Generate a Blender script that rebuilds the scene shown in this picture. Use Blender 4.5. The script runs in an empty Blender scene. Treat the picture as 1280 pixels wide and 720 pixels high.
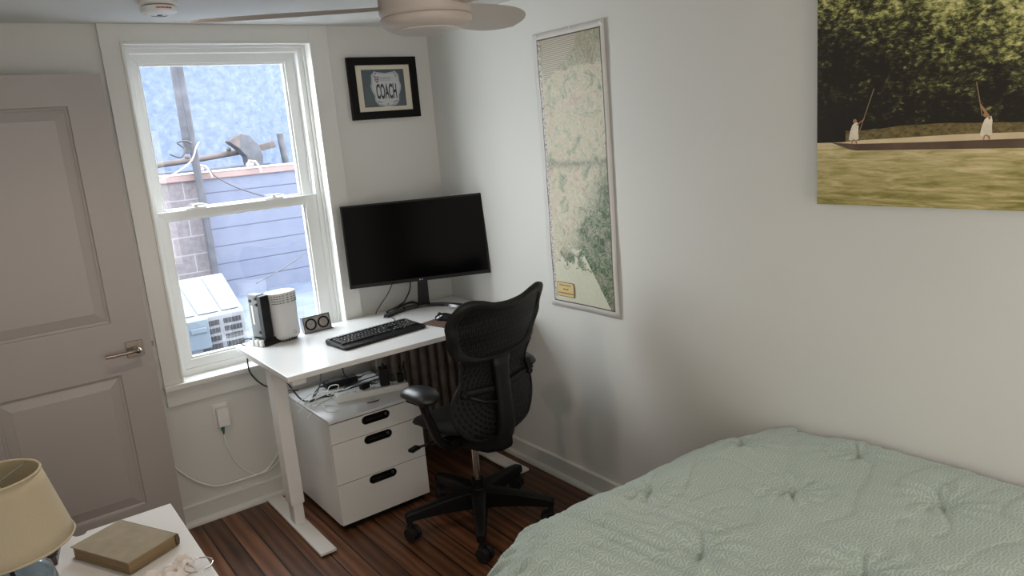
import bpy, bmesh, math, random
from mathutils import Vector, Matrix, noise
random.seed(7)
PI = math.pi
C = bpy.context.scene.collection
sc = bpy.context.scene

# ------------------------------------------------------------------ materials
def new_mat(name):
    m = bpy.data.materials.new(name); m.use_nodes = True
    nt = m.node_tree; nt.nodes.clear()
    out = nt.nodes.new('ShaderNodeOutputMaterial')
    b = nt.nodes.new('ShaderNodeBsdfPrincipled')
    nt.links.new(b.outputs[0], out.inputs[0])
    return m, nt, b, out
def N(nt, t, **kw):
    n = nt.nodes.new(t)
    for k, v in kw.items(): setattr(n, k, v)
    return n
def ramp(nt, fac, stops, interp='LINEAR'):
    r = N(nt, 'ShaderNodeValToRGB'); r.color_ramp.interpolation = interp
    el = r.color_ramp.elements
    while len(el) < len(stops): el.new(.5)
    for e, (p, c) in zip(el, stops):
        e.position = p; e.color = (*c, 1) if len(c) == 3 else c
    nt.links.new(fac, r.inputs[0]); return r.outputs[0]
def math_n(nt, op, a, b=None, c=None):
    n = N(nt, 'ShaderNodeMath', operation=op)
    for i, v in enumerate((a, b, c)):
        if v is None: continue
        if isinstance(v, (int, float)): n.inputs[i].default_value = v
        else: nt.links.new(v, n.inputs[i])
    return n.outputs[0]
def mixc(nt, fac, a, b, mode='MIX'):
    n = N(nt, 'ShaderNodeMix', data_type='RGBA', blend_type=mode)
    for s, v in ((0, fac), (6, a), (7, b)):
        if isinstance(v, (int, float)): n.inputs[s].default_value = v
        elif isinstance(v, tuple): n.inputs[s].default_value = (*v, 1)
        else: nt.links.new(v, n.inputs[s])
    return n.outputs[2]
def noise_n(nt, vec, scale, detail=4, rough=.5, dist=0):
    n = N(nt, 'ShaderNodeTexNoise'); n.inputs['Scale'].default_value = scale
    n.inputs['Detail'].default_value = detail; n.inputs['Roughness'].default_value = rough
    n.inputs['Distortion'].default_value = dist
    if vec is not None: nt.links.new(vec, n.inputs['Vector'])
    return n.outputs['Fac']
def objco(nt): return N(nt, 'ShaderNodeTexCoord').outputs['Object']
def mapping(nt, vec, scale=(1, 1, 1), rot=(0, 0, 0), loc=(0, 0, 0)):
    m = N(nt, 'ShaderNodeMapping'); nt.links.new(vec, m.inputs[0])
    m.inputs['Scale'].default_value = scale; m.inputs['Rotation'].default_value = rot; m.inputs['Location'].default_value = loc
    return m.outputs[0]
def bump(nt, b, h, strength=.2, dist=.002):
    n = N(nt, 'ShaderNodeBump'); n.inputs['Strength'].default_value = strength; n.inputs['Distance'].default_value = dist
    nt.links.new(h, n.inputs['Height']); nt.links.new(n.outputs[0], b.inputs['Normal'])
def simple(name, col, rough=.5, metal=0, var=.06, vscale=6, bumps=0, bscale=120, spec=.5, bdist=.001):
    m, nt, b, o = new_mat(name)
    co = objco(nt)
    f = noise_n(nt, co, vscale, 5)
    a = tuple(max(0, c * (1 - var)) for c in col); d = tuple(min(1, c * (1 + var)) for c in col)
    nt.links.new(ramp(nt, f, [(.3, a), (.7, d)]), b.inputs['Base Color'])
    b.inputs['Roughness'].default_value = rough; b.inputs['Metallic'].default_value = metal
    b.inputs['Specular IOR Level'].default_value = spec
    if bumps: bump(nt, b, noise_n(nt, co, bscale, 3), bumps, bdist)
    return m

M = {}
M['wall'] = simple('painted_wall', (.69, .69, .66), .55, var=.015, vscale=1.5, bumps=.25, bscale=70, spec=.3)
M['ceiling'] = simple('ceiling_paint', (.66, .66, .64), .8, var=.015, vscale=2, bumps=.2, bscale=50, spec=.2)
M['trim'] = simple('trim_paint', (.73, .73, .70), .32, var=.015, vscale=3, bumps=.1, bscale=30)
M['vinyl'] = simple('window_vinyl', (.76, .77, .76), .3, var=.01)
M['rear_wall'] = simple('rear_wall_paint', (.34, .32, .30), .6, var=.03)  # unseen wall, coloured darker to cut the light bounced onto the door
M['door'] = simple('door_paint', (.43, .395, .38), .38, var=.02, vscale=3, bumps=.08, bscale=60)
M['white_lam'] = simple('white_laminate', (.76, .76, .755), .22, var=.01, vscale=3)
M['white_matte'] = simple('white_coated_board', (.80, .79, .77), .38, var=.015, vscale=3)
M['white_steel'] = simple('white_powdercoat', (.82, .81, .79), .4, var=.015, bumps=.15, bscale=300)
M['black'] = simple('black_plastic', (.006, .006, .0065), .45, spec=.28, var=.1, vscale=20, bumps=.1, bscale=400)
M['black_gloss'] = simple('black_gloss', (.006, .006, .007), .12, var=.05)
M['screen'] = simple('dark_screen', (.001, .001, .0012), .16, var=.05, spec=.035)
M['rubber'] = simple('black_rubber', (.008, .008, .009), .65, var=.1, vscale=30)
M['pad_black'] = simple('armpad_black', (.009, .010, .012), .36, var=.1, vscale=15, bumps=.1, bscale=250)
M['graphite'] = simple('graphite_frame', (.011, .011, .0105), .48, spec=.3, var=.08, vscale=10, bumps=.1, bscale=400)
M['chrome'] = simple('polished_steel', (.62, .60, .57), .18, 1, var=.05)
M['nickel'] = simple('satin_nickel', (.32, .27, .23), .3, 1, var=.08, vscale=30)
M['fan'] = simple('fan_enamel', (.50, .44, .40), .42, var=.02)
M['fan_disc'] = simple('fan_disc_enamel', (.60, .57, .56), .35, var=.02)
M['plastic_white'] = simple('white_plastic', (.80, .80, .78), .35, var=.02, vscale=10)
M['router'] = simple('router_white', (.62, .62, .62), .42, var=.02, vscale=8)
M['router_top'] = simple('router_gloss_top', (.78, .84, .85), .12, var=.01)
M['key'] = simple('key_caps', (.016, .016, .018), .4, var=.15, vscale=40)
M['legend'] = simple('key_legend', (.62, .62, .60), .5)
M['dial_face'] = simple('dial_grey', (.30, .29, .27), .45, .2, var=.08, vscale=60)
M['grey_metal'] = simple('grey_sheet_metal', (.085, .085, .085), .4, .5, var=.08, vscale=20)
M['red'] = simple('red_needle', (.45, .04, .03), .5)
M['cable_black'] = simple('black_cable', (.012, .012, .013), .45)
M['cable_white'] = simple('white_cable', (.88, .87, .84), .45)
M['green_plug'] = simple('green_plug', (.02, .16, .12), .5)
M['radiator'] = simple('aged_radiator_iron', (.20, .165, .14), .45, .35, var=.35, vscale=14, bumps=.4, bscale=60)
M['book_cloth'] = simple('book_cloth', (.31, .265, .185), .85, var=.10, vscale=25, bumps=.5, bscale=500)
M['book_spine'] = simple('worn_book_spine', (.10, .065, .04), .8, var=.15, vscale=25)
M['frame_black'] = simple('black_wood_frame', (.005, .005, .005), .4, spec=.15, var=.1)
M['mat_cream'] = simple('cream_mat_board', (.72, .67, .55), .8, var=.02)
M['poster_slate'] = simple('slate_print', (.060, .085, .098), .6, var=.05)
M['plate_white'] = simple('plate_print', (.55, .57, .59), .5, var=.03)
M['plate_edge'] = simple('plate_edge_print', (.22, .24, .26), .5)
M['ink'] = simple('black_ink', (.02, .022, .025), .6)
M['shield'] = simple('shield_print', (.24, .13, .14), .6, var=.2, vscale=90)
M['grey_ink'] = simple('grey_ink', (.25, .24, .27), .6)
M['tissue'] = simple('tissue_paper', (.78, .72, .68), .7, var=.05, bumps=.6, bscale=60)
M['tray_wood'] = simple('dark_tray_wood', (.035, .018, .014), .4, var=.3, vscale=18)
M['bead'] = simple('black_bead', (.012, .010, .010), .18)
M['lens'] = simple('white_fan_lens', (.66, .63, .62), .3)
M['shade_in'] = simple('shade_lining', (.50, .43, .28), .7, var=.05)
M['mousepad'] = None

def mk_glass(name, tint=(1, 1, 1), gloss=.06, rough=.02):
    m, nt, b, o = new_mat(name); nt.nodes.remove(b)
    t = N(nt, 'ShaderNodeBsdfTransparent'); t.inputs[0].default_value = (*tint, 1)
    g = N(nt, 'ShaderNodeBsdfGlossy'); g.inputs['Roughness'].default_value = rough
    n = noise_n(nt, objco(nt), 3, 3)
    mx = N(nt, 'ShaderNodeMixShader')
    fr = math_n(nt, 'MULTIPLY_ADD', n, .02, gloss)
    nt.links.new(fr, mx.inputs[0]); nt.links.new(t.outputs[0], mx.inputs[1]); nt.links.new(g.outputs[0], mx.inputs[2])
    nt.links.new(mx.outputs[0], o.inputs[0]); return m
M['pane'] = mk_glass('window_glass', (.97, .98, 1), .03)
M['film'] = mk_glass('clear_film', (1, 1, 1), .07, .08)
M['art_glass'] = mk_glass('picture_glass', (1, 1, 1), .008, .02)
def mk_realglass():
    m, nt, b, o = new_mat('lamp_glass')
    nt.links.new(ramp(nt, noise_n(nt, objco(nt), 4, 2), [(0, (.52, .58, .62)), (1, (.62, .68, .72))]), b.inputs['Base Color'])
    b.inputs['Transmission Weight'].default_value = 1; b.inputs['Roughness'].default_value = .02; b.inputs['IOR'].default_value = 1.35
    return m
M['lamp_glass'] = mk_realglass()

def mk_floor():
    m, nt, b, o = new_mat('pine_floorboards')
    co = objco(nt)
    sep = N(nt, 'ShaderNodeSeparateXYZ'); nt.links.new(co, sep.inputs[0])
    X, Y = sep.outputs[0], sep.outputs[1]
    bx = math_n(nt, 'DIVIDE', X, .088)
    idx = math_n(nt, 'FLOOR', bx)
    fr = math_n(nt, 'FRACT', bx)
    wn = N(nt, 'ShaderNodeTexWhiteNoise', noise_dimensions='1D'); nt.links.new(idx, wn.inputs['W'])
    comb = N(nt, 'ShaderNodeCombineXYZ')
    nt.links.new(math_n(nt, 'MULTIPLY', X, 6), comb.inputs[0])
    nt.links.new(math_n(nt, 'MULTIPLY_ADD', wn.outputs[0], 37, math_n(nt, 'MULTIPLY', Y, .8)), comb.inputs[1])
    nt.links.new(math_n(nt, 'MULTIPLY', wn.outputs[0], 9), comb.inputs[2])
    w = N(nt, 'ShaderNodeTexWave', wave_type='BANDS', bands_direction='X'); nt.links.new(comb.outputs[0], w.inputs[0])
    w.inputs['Scale'].default_value = 1.3; w.inputs['Distortion'].default_value = 7; w.inputs['Detail'].default_value = 3; w.inputs['Detail Scale'].default_value = .8
    c1 = ramp(nt, w.outputs['Fac'], [(0, (.115, .047, .024)), (.5, (.16, .070, .036)), (1, (.20, .096, .052))])
    c2 = ramp(nt, wn.outputs[0], [(0, (.62, .60, .58)), (1, (1.3, 1.25, 1.2))])
    c = mixc(nt, 1.0, c1, c2, 'MULTIPLY')
    fg = noise_n(nt, mapping(nt, co, (160, 5, 1)), 1, 5, .6); c = mixc(nt, 1.0, c, ramp(nt, fg, [(.3, (.78, .76, .74)), (.7, (1.18, 1.16, 1.14))]), 'MULTIPLY')
    kn = noise_n(nt, comb.outputs[0], 1.1, 2)
    c = mixc(nt, ramp(nt, kn, [(.66, (0, 0, 0)), (.74, (1, 1, 1))]), c, (.028, .013, .009))
    edge = math_n(nt, 'MINIMUM', fr, math_n(nt, 'SUBTRACT', 1, fr))
    gap = ramp(nt, edge, [(0, (1, 1, 1)), (.03, (1, 1, 1)), (.05, (0, 0, 0))])
    c = mixc(nt, gap, c, (.010, .006, .005))
    nt.links.new(c, b.inputs['Base Color']); b.inputs['Roughness'].default_value = .38
    b.inputs['Specular IOR Level'].default_value = .35
    bump(nt, b, math_n(nt, 'SUBTRACT', w.outputs['Fac'], math_n(nt, 'MULTIPLY', gap, 3)), .25, .002)
    return m
M['floor'] = mk_floor()

def mk_comforter():
    m, nt, b, o = new_mat('sage_scallop_print')
    uv = N(nt, 'ShaderNodeTexCoord').outputs['UV']
    s = N(nt, 'ShaderNodeSeparateXYZ'); nt.links.new(mapping(nt, uv, (1, 1, 1), (0, 0, .0)), s.inputs[0])
    P = .044
    u = math_n(nt, 'DIVIDE', s.outputs[0], P); v = math_n(nt, 'DIVIDE', s.outputs[1], P * .62)
    def cell(off):
        vv = math_n(nt, 'ADD', v, off)
        row = math_n(nt, 'FLOOR', vv)
        par = math_n(nt, 'MULTIPLY', math_n(nt, 'FLOORED_MODULO', math_n(nt, 'ADD', row, off), 2), .5)
        fx = math_n(nt, 'SUBTRACT', math_n(nt, 'FRACT', math_n(nt, 'ADD', u, par)), .5)
        fy = math_n(nt, 'MULTIPLY', math_n(nt, 'ADD', math_n(nt, 'FRACT', vv), 0 if off == 0 else 1), .62)
        return math_n(nt, 'SQRT', math_n(nt, 'ADD', math_n(nt, 'MULTIPLY', fx, fx), math_n(nt, 'MULTIPLY', fy, fy)))
    r1 = cell(0)
    # row below, shifted half a cell
    row = math_n(nt, 'FLOOR', v)
    par = math_n(nt, 'MULTIPLY', math_n(nt, 'FLOORED_MODULO', math_n(nt, 'ADD', row, 1), 2), .5)
    fx = math_n(nt, 'SUBTRACT', math_n(nt, 'FRACT', math_n(nt, 'ADD', u, par)), .5)
    fy = math_n(nt, 'MULTIPLY', math_n(nt, 'ADD', math_n(nt, 'FRACT', v), 1), .62)
    r2 = math_n(nt, 'SQRT', math_n(nt, 'ADD', math_n(nt, 'MULTIPLY', fx, fx), math_n(nt, 'MULTIPLY', fy, fy)))
    use = math_n(nt, 'LESS_THAN', r1, .5)
    r = math_n(nt, 'ADD', math_n(nt, 'MULTIPLY', r1, use), math_n(nt, 'MULTIPLY', r2, math_n(nt, 'SUBTRACT', 1, use)))
    ring = math_n(nt, 'SINE', math_n(nt, 'MULTIPLY', r, 2 * PI * 5.2))
    wob = noise_n(nt, mapping(nt, uv, (1, 1, 1)), 160, 2)
    k = math_n(nt, 'ADD', ring, math_n(nt, 'MULTIPLY', math_n(nt, 'SUBTRACT', wob, .5), 1.6))
    f = ramp(nt, k, [(.30, (0, 0, 0)), (.75, (1, 1, 1))])
    big = noise_n(nt, uv, 1.6, 3)
    base = ramp(nt, big, [(.3, (.365, .465, .420)), (.7, (.405, .50, .455))])
    c = mixc(nt, math_n(nt, 'MULTIPLY', f, .62), base, (.69, .73, .66))
    nt.links.new(c, b.inputs['Base Color'])
    b.inputs['Roughness'].default_value = .85; b.inputs['Sheen Weight'].default_value = .25
    w = noise_n(nt, mapping(nt, uv, (1, .5, 1), (0, 0, .5)), 20, 4, .5, 1.5)
    bump(nt, b, math_n(nt, 'ADD', w, math_n(nt, 'MULTIPLY', noise_n(nt, uv, 700, 2), .06)), .22, .004)
    return m
M['comforter'] = mk_comforter()

def mk_shade():
    m, nt, b, o = new_mat('linen_shade')
    co = N(nt, 'ShaderNodeTexCoord').outputs['UV']
    a = noise_n(nt, mapping(nt, co, (40, 400, 1)), 3, 3); d = noise_n(nt, mapping(nt, co, (400, 40, 1)), 3, 3)
    f = math_n(nt, 'MULTIPLY', math_n(nt, 'ADD', a, d), .5)
    nt.links.new(ramp(nt, f, [(.35, (.50, .42, .29)), (.65, (.60, .52, .37))]), b.inputs['Base Color'])
    b.inputs['Roughness'].default_value = .9; bump(nt, b, f, .4, .001)
    return m
M['shade'] = mk_shade()

def mk_pages():
    m, nt, b, o = new_mat('aged_page_edges')
    f = noise_n(nt, mapping(nt, objco(nt), (6, 6, 700)), 1.5, 4)
    nt.links.new(ramp(nt, f, [(.3, (.20, .13, .065)), (.7, (.33, .23, .12))]), b.inputs['Base Color']); b.inputs['Roughness'].default_value = .85
    bump(nt, b, f, .4, .001)
    return m
M['pages'] = mk_pages()

def mk_mousepad():
    m, nt, b, o = new_mat('striped_mat')
    s = N(nt, 'ShaderNodeSeparateXYZ'); nt.links.new(objco(nt), s.inputs[0])
    f = math_n(nt, 'FRACT', math_n(nt, 'DIVIDE', s.outputs[1], .022))
    c = ramp(nt, f, [(0, (.035, .014, .010)), (.35, (.08, .03, .02)), (.55, (.36, .25, .17)), (.72, (.05, .02, .015))], 'CONSTANT')
    nt.links.new(c, b.inputs['Base Color']); b.inputs['Roughness'].default_value = .8; return m
M['mousepad'] = mk_mousepad()

def mk_shell(name, mode):
    # woven / slotted back of the chair: a dark sheet with slot pattern in its own UVs (metres)
    m, nt, b, o = new_mat(name)
    uv = N(nt, 'ShaderNodeTexCoord').outputs['UV']; s = N(nt, 'ShaderNodeSeparateXYZ'); nt.links.new(uv, s.inputs[0])
    U, V = s.outputs[0], s.outputs[1]
    # upper: staggered tall slots
    cu = math_n(nt, 'DIVIDE', U, .011); ci = math_n(nt, 'FLOOR', cu)
    cv = math_n(nt, 'ADD', math_n(nt, 'DIVIDE', V, .045), math_n(nt, 'MULTIPLY', math_n(nt, 'FLOORED_MODULO', ci, 2), .5))
    ex = math_n(nt, 'ABSOLUTE', math_n(nt, 'SUBTRACT', math_n(nt, 'FRACT', cu), .5))
    ey = math_n(nt, 'ABSOLUTE', math_n(nt, 'SUBTRACT', math_n(nt, 'FRACT', cv), .5))
    up = math_n(nt, 'MULTIPLY', math_n(nt, 'LESS_THAN', ex, .36), math_n(nt, 'LESS_THAN', ey, .44))
    # lower: concentric rows of short slots
    dx = U; dy = math_n(nt, 'SUBTRACT', V, .665)
    r = math_n(nt, 'SQRT', math_n(nt, 'ADD', math_n(nt, 'MULTIPLY', dx, dx), math_n(nt, 'MULTIPLY', dy, dy)))
    th = math_n(nt, 'ARCTAN2', dy, dx)
    ru = math_n(nt, 'DIVIDE', r, .021); ri = math_n(nt, 'FLOOR', ru)
    er = math_n(nt, 'ABSOLUTE', math_n(nt, 'SUBTRACT', math_n(nt, 'FRACT', ru), .5))
    tt = math_n(nt, 'ADD', math_n(nt, 'MULTIPLY', th, 6.5), math_n(nt, 'MULTIPLY', ri, .5))
    et = math_n(nt, 'ABSOLUTE', math_n(nt, 'SUBTRACT', math_n(nt, 'FRACT', tt), .5))
    lo = math_n(nt, 'MULTIPLY', math_n(nt, 'LESS_THAN', er, .24), math_n(nt, 'LESS_THAN', et, .36))
    isup = math_n(nt, 'GREATER_THAN', V, .78)
    hole = math_n(nt, 'ADD', math_n(nt, 'MULTIPLY', up, isup), math_n(nt, 'MULTIPLY', lo, math_n(nt, 'SUBTRACT', 1, isup)))
    c = mixc(nt, hole, (.016, .016, .0155), (.001, .001, .001))
    nt.links.new(c, b.inputs['Base Color']); b.inputs['Roughness'].default_value = .5
    b.inputs['Specular IOR Level'].default_value = .3
    bump(nt, b, math_n(nt, 'SUBTRACT', 1, hole), .6, .002)
    return m
M['shell'] = mk_shell('chair_back_mesh', 0)

def mk_seat():
    m, nt, b, o = new_mat('seat_fabric')
    nt.links.new(ramp(nt, noise_n(nt, objco(nt), 260, 2), [(.35, (.005, .005, .005)), (.65, (.015, .015, .014))]), b.inputs['Base Color'])
    b.inputs['Roughness'].default_value = .95; bump(nt, b, noise_n(nt, objco(nt), 320, 2), .5, .001); return m
M['seat'] = mk_seat()

def mk_map():
    m, nt, b, o = new_mat('topographic_map_print')
    uv = N(nt, 'ShaderNodeTexCoord').outputs['UV']; s = N(nt, 'ShaderNodeSeparateXYZ'); nt.links.new(uv, s.inputs[0])
    U, V = s.outputs[0], s.outputs[1]       # 0..1 across, 0..1 up
    uvm = mapping(nt, uv, (.42, 1.15, 1))
    a = noise_n(nt, uvm, 14, 10, .72, .9)
    land = ramp(nt, a, [(.32, (.20, .23, .16)), (.42, (.40, .41, .30)), (.50, (.58, .54, .40)), (.58, (.56, .46, .37)), (.68, (.26, .29, .22))])
    green = ramp(nt, noise_n(nt, uvm, 20, 10, .72, 1.2), [(.34, (.035, .065, .03)), (.47, (.075, .13, .065)), (.55, (.20, .26, .15)), (.62, (.30, .18, .22)), (.72, (.36, .34, .20))])
    # greener towards the lower right
    g = math_n(nt, 'ADD', math_n(nt, 'MULTIPLY', math_n(nt, 'SUBTRACT', .40, V), 3.0), math_n(nt, 'MULTIPLY', math_n(nt, 'SUBTRACT', U, .55), 1.5))
    g = math_n(nt, 'ADD', g, math_n(nt, 'MULTIPLY', math_n(nt, 'SUBTRACT', a, .5), 2.5))
    gf = ramp(nt, g, [(.0, (0, 0, 0)), (.5, (1, 1, 1))])
    bottom_left = math_n(nt, 'MULTIPLY', math_n(nt, 'LESS_THAN', math_n(nt, 'ADD', V, math_n(nt, 'MULTIPLY', math_n(nt, 'SUBTRACT', a, .5), .45)), .17), math_n(nt, 'LESS_THAN', U, math_n(nt, 'ADD', .55, math_n(nt, 'MULTIPLY', math_n(nt, 'SUBTRACT', .2, V), 2.0))))
    c = mixc(nt, gf, land, green)
    c = mixc(nt, bottom_left, c, (.62, .62, .50))
    top = math_n(nt, 'GREATER_THAN', math_n(nt, 'ADD', V, math_n(nt, 'MULTIPLY', math_n(nt, 'SUBTRACT', a, .5), .12)), .885)
    c = mixc(nt, math_n(nt, 'MULTIPLY', top, .6), c, (.24, .24, .16))
    bandd = math_n(nt, 'ABSOLUTE', math_n(nt, 'SUBTRACT', math_n(nt, 'ADD', V, math_n(nt, 'MULTIPLY', math_n(nt, 'SUBTRACT', a, .5), .05)), .54))
    c = mixc(nt, ramp(nt, bandd, [(.0, (.6, .6, .6)), (.022, (0, 0, 0))]), c, (.10, .13, .09))
    # contour-like fine lines
    ln = noise_n(nt, uvm, 22, 6, .7, 1.5)
    lf = ramp(nt, ln, [(.50, (0, 0, 0)), (.52, (1, 1, 1)), (.54, (0, 0, 0))])
    c = mixc(nt, math_n(nt, 'MULTIPLY', lf, .7), c, (.80, .76, .64))
    # ruled grid index block, upper left triangle
    tri = math_n(nt, 'GREATER_THAN', math_n(nt, 'SUBTRACT', V, .82), math_n(nt, 'MULTIPLY', U, .22))
    tri = math_n(nt, 'MULTIPLY', tri, math_n(nt, 'LESS_THAN', U, .62)); tri = math_n(nt, 'MULTIPLY', tri, math_n(nt, 'GREATER_THAN', U, .08))
    st = math_n(nt, 'GREATER_THAN', math_n(nt, 'FRACT', math_n(nt, 'MULTIPLY', V, 150)), .55)
    c = mixc(nt, tri, c, mixc(nt, st, (.36, .32, .25), (.58, .54, .45)))
    lm = math_n(nt, 'LESS_THAN', U, .05)
    dots = ramp(nt, noise_n(nt, mapping(nt, uv, (30, 110, 1)), 1, 3), [(.45, (.62, .60, .56)), (.6, (.28, .22, .22))])
    c = mixc(nt, lm, c, dots)
    bd = math_n(nt, 'MINIMUM', math_n(nt, 'MINIMUM', U, math_n(nt, 'SUBTRACT', 1, U)), math_n(nt, 'MULTIPLY', math_n(nt, 'MINIMUM', V, math_n(nt, 'SUBTRACT', 1, V)), 2.7))
    c = mixc(nt, math_n(nt, 'LESS_THAN', bd, .012), c, (.10, .08, .07))
    nt.links.new(c, b.inputs['Base Color']); b.inputs['Roughness'].default_value = .34
    b.inputs['Specular IOR Level'].default_value = .14
    bump(nt, b, noise_n(nt, uvm, 7, 3), .15, .006)
    return m
M['map'] = mk_map()
M['map_margin'] = simple('laminated_margin', (.74, .72, .69), .2, var=.02, bumps=.3, bscale=14)
M['label_yellow'] = simple('yellow_label', (.66, .50, .20), .5, var=.05)
M['label_ink'] = simple('brown_label_ink', (.13, .07, .03), .6)

def mk_river_photo():
    m, nt, b, o = new_mat('river_photo_print')
    s = N(nt, 'ShaderNodeSeparateXYZ'); co = objco(nt); nt.links.new(co, s.inputs[0])
    Y, Z = s.outputs[1], s.outputs[2]       # object space: metres from the lower left corner, y runs negative
    q = mapping(nt, co, (1, 1, 1.25), (.35, 0, 0))
    v1 = N(nt, 'ShaderNodeTexVoronoi', feature='F1'); nt.links.new(q, v1.inputs['Vector']); v1.inputs['Scale'].default_value = 60
    n1 = noise_n(nt, q, 12, 8, .72, .8); n2 = noise_n(nt, co, 3.2, 3, .5, .4)
    n3 = noise_n(nt, mapping(nt, co, (1, 1, 2.2), (.5, 0, 0)), 55, 6, .75, .6)
    hgt = math_n(nt, 'MULTIPLY', math_n(nt, 'SUBTRACT', Z, .40), .75)
    k = math_n(nt, 'ADD', math_n(nt, 'MULTIPLY', n1, .75), math_n(nt, 'MULTIPLY', n3, .85)); k = math_n(nt, 'SUBTRACT', k, .285)
    k = math_n(nt, 'ADD', k, math_n(nt, 'MULTIPLY', math_n(nt, 'SUBTRACT', n2, .5), .35))
    k = math_n(nt, 'ADD', k, hgt)
    k = math_n(nt, 'SUBTRACT', k, math_n(nt, 'MULTIPLY', v1.outputs['Distance'], .16))
    right = math_n(nt, 'MULTIPLY', math_n(nt, 'SUBTRACT', math_n(nt, 'MULTIPLY', Y, -1), .3), .16)
    k = math_n(nt, 'ADD', k, right)
    fol = ramp(nt, k, [(.36, (.016, .012, .008)), (.46, (.055, .050, .022)), (.505, (.13, .14, .045)), (.55, (.27, .28, .09)), (.61, (.50, .48, .17)), (.72, (.80, .74, .38))])
    # bank strip just above the water
    bank = ramp(nt, n3, [(.35, (.06, .045, .02)), (.6, (.25, .19, .07))])
    isbank = math_n(nt, 'LESS_THAN', Z, math_n(nt, 'ADD', .19, math_n(nt, 'MULTIPLY', n2, .055)))
    isbank = math_n(nt, 'MULTIPLY', isbank, math_n(nt, 'LESS_THAN', Y, -.09))
    c = mixc(nt, isbank, fol, bank)
    wv = noise_n(nt, mapping(nt, co, (1, .9, 9)), 9, 6, .65, .5)
    low = math_n(nt, 'MULTIPLY', math_n(nt, 'SUBTRACT', .10, Z), 1.1)
    wk = math_n(nt, 'SUBTRACT', wv, math_n(nt, 'MULTIPLY', low, 1.0))
    water = ramp(nt, wk, [(.30, (.24, .21, .05)), (.45, (.44, .37, .14)), (.58, (.64, .53, .27)), (.72, (.80, .68, .40))])
    c = mixc(nt, math_n(nt, 'LESS_THAN', Z, .182), c, water)
    nt.links.new(c, b.inputs['Base Color']); b.inputs['Roughness'].default_value = .5
    bump(nt, b, noise_n(nt, co, 500, 2), .1, .001)
    return m
M['river'] = mk_river_photo()
M['canvas_edge'] = simple('canvas_edge', (.60, .58, .52), .7, bumps=.3, bscale=600)
M['boat_dark'] = simple('printed_boat_hull', (.13, .08, .055), .55, var=.25, vscale=14)
M['beach'] = simple('printed_bank_sand', (.74, .60, .38), .55, var=.12, vscale=10)
M['shirt'] = simple('printed_shirt', (.86, .78, .62), .55, var=.12, vscale=40)
M['skin'] = simple('printed_skin', (.42, .24, .12), .55)
M['pole'] = simple('printed_pole', (.30, .22, .11), .55)

# outdoors
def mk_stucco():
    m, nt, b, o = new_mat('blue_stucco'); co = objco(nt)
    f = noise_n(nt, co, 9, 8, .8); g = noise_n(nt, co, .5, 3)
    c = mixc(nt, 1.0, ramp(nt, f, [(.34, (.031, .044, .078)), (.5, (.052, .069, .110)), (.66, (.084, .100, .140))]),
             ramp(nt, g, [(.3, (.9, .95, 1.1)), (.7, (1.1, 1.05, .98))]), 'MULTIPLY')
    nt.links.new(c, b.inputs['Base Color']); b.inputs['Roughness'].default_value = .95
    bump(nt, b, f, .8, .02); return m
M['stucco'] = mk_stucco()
def mk_block(name, c0, c1, mortar, bh=.2, bw=.4, off=(0, 0)):
    m, nt, b, o = new_mat(name); co = objco(nt)
    s = N(nt, 'ShaderNodeSeparateXYZ'); nt.links.new(co, s.inputs[0])
    z = math_n(nt, 'DIVIDE', math_n(nt, 'ADD', s.outputs[2], off[1]), bh); row = math_n(nt, 'FLOOR', z)
    x = math_n(nt, 'ADD', math_n(nt, 'DIVIDE', math_n(nt, 'ADD', s.outputs[0], off[0]), bw), math_n(nt, 'MULTIPLY', math_n(nt, 'FLOORED_MODULO', row, 2), .5))
    fz = math_n(nt, 'FRACT', z); fx = math_n(nt, 'FRACT', x)
    ez = math_n(nt, 'MULTIPLY', math_n(nt, 'MINIMUM', fz, math_n(nt, 'SUBTRACT', 1, fz)), bh)
    ex = math_n(nt, 'MULTIPLY', math_n(nt, 'MINIMUM', fx, math_n(nt, 'SUBTRACT', 1, fx)), bw)
    e = math_n(nt, 'MINIMUM', ez, ex) if mortar[1] else ez
    mf = math_n(nt, 'LESS_THAN', e, mortar[2])
    f = noise_n(nt, co, 18 if mortar[1] else 4, 6, .7)
    c = mixc(nt, mf, ramp(nt, f, [(.3, c0), (.7, c1)]), mortar[0])
    nt.links.new(c, b.inputs['Base Color']); b.inputs['Roughness'].default_value = .95
    bump(nt, b, math_n(nt, 'SUBTRACT', f, mf), .5, .01); return m
M['block_blue'] = mk_block('blue_painted_block', (.060, .069, .108), (.078, .087, .124), ((.030, .034, .058), False, .006), off=(0, .157))
M['block_raw'] = mk_block('bare_concrete_block', (.050, .045, .052), (.100, .088, .098), ((.125, .115, .13), True, .006), off=(.33, .20))
M['coping'] = simple('terracotta_coping', (.125, .085, .085), .8, var=.1, vscale=5)
M['coping_top'] = simple('pale_coping_top', (.24, .20, .20), .8, var=.08, vscale=5)
M['post'] = simple('weathered_post', (.030, .031, .040), .9, var=.45, vscale=7, bumps=.5, bscale=20)
M['rust'] = simple('rusty_metal', (.048, .038, .038), .8, var=.4, vscale=6, bumps=.4, bscale=12)
M['dark_metal'] = simple('dark_weathered_metal', (.028, .030, .040), .7, var=.4, vscale=9)
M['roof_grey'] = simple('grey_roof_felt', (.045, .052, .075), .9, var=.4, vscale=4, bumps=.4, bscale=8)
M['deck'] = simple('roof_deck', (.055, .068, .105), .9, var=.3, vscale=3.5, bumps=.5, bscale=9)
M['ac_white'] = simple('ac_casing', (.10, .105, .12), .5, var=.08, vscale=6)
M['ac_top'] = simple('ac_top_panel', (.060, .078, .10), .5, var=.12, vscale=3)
M['fins'] = simple('condenser_fins', (.006, .006, .008), .6, .2, var=.3, vscale=60)

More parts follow.
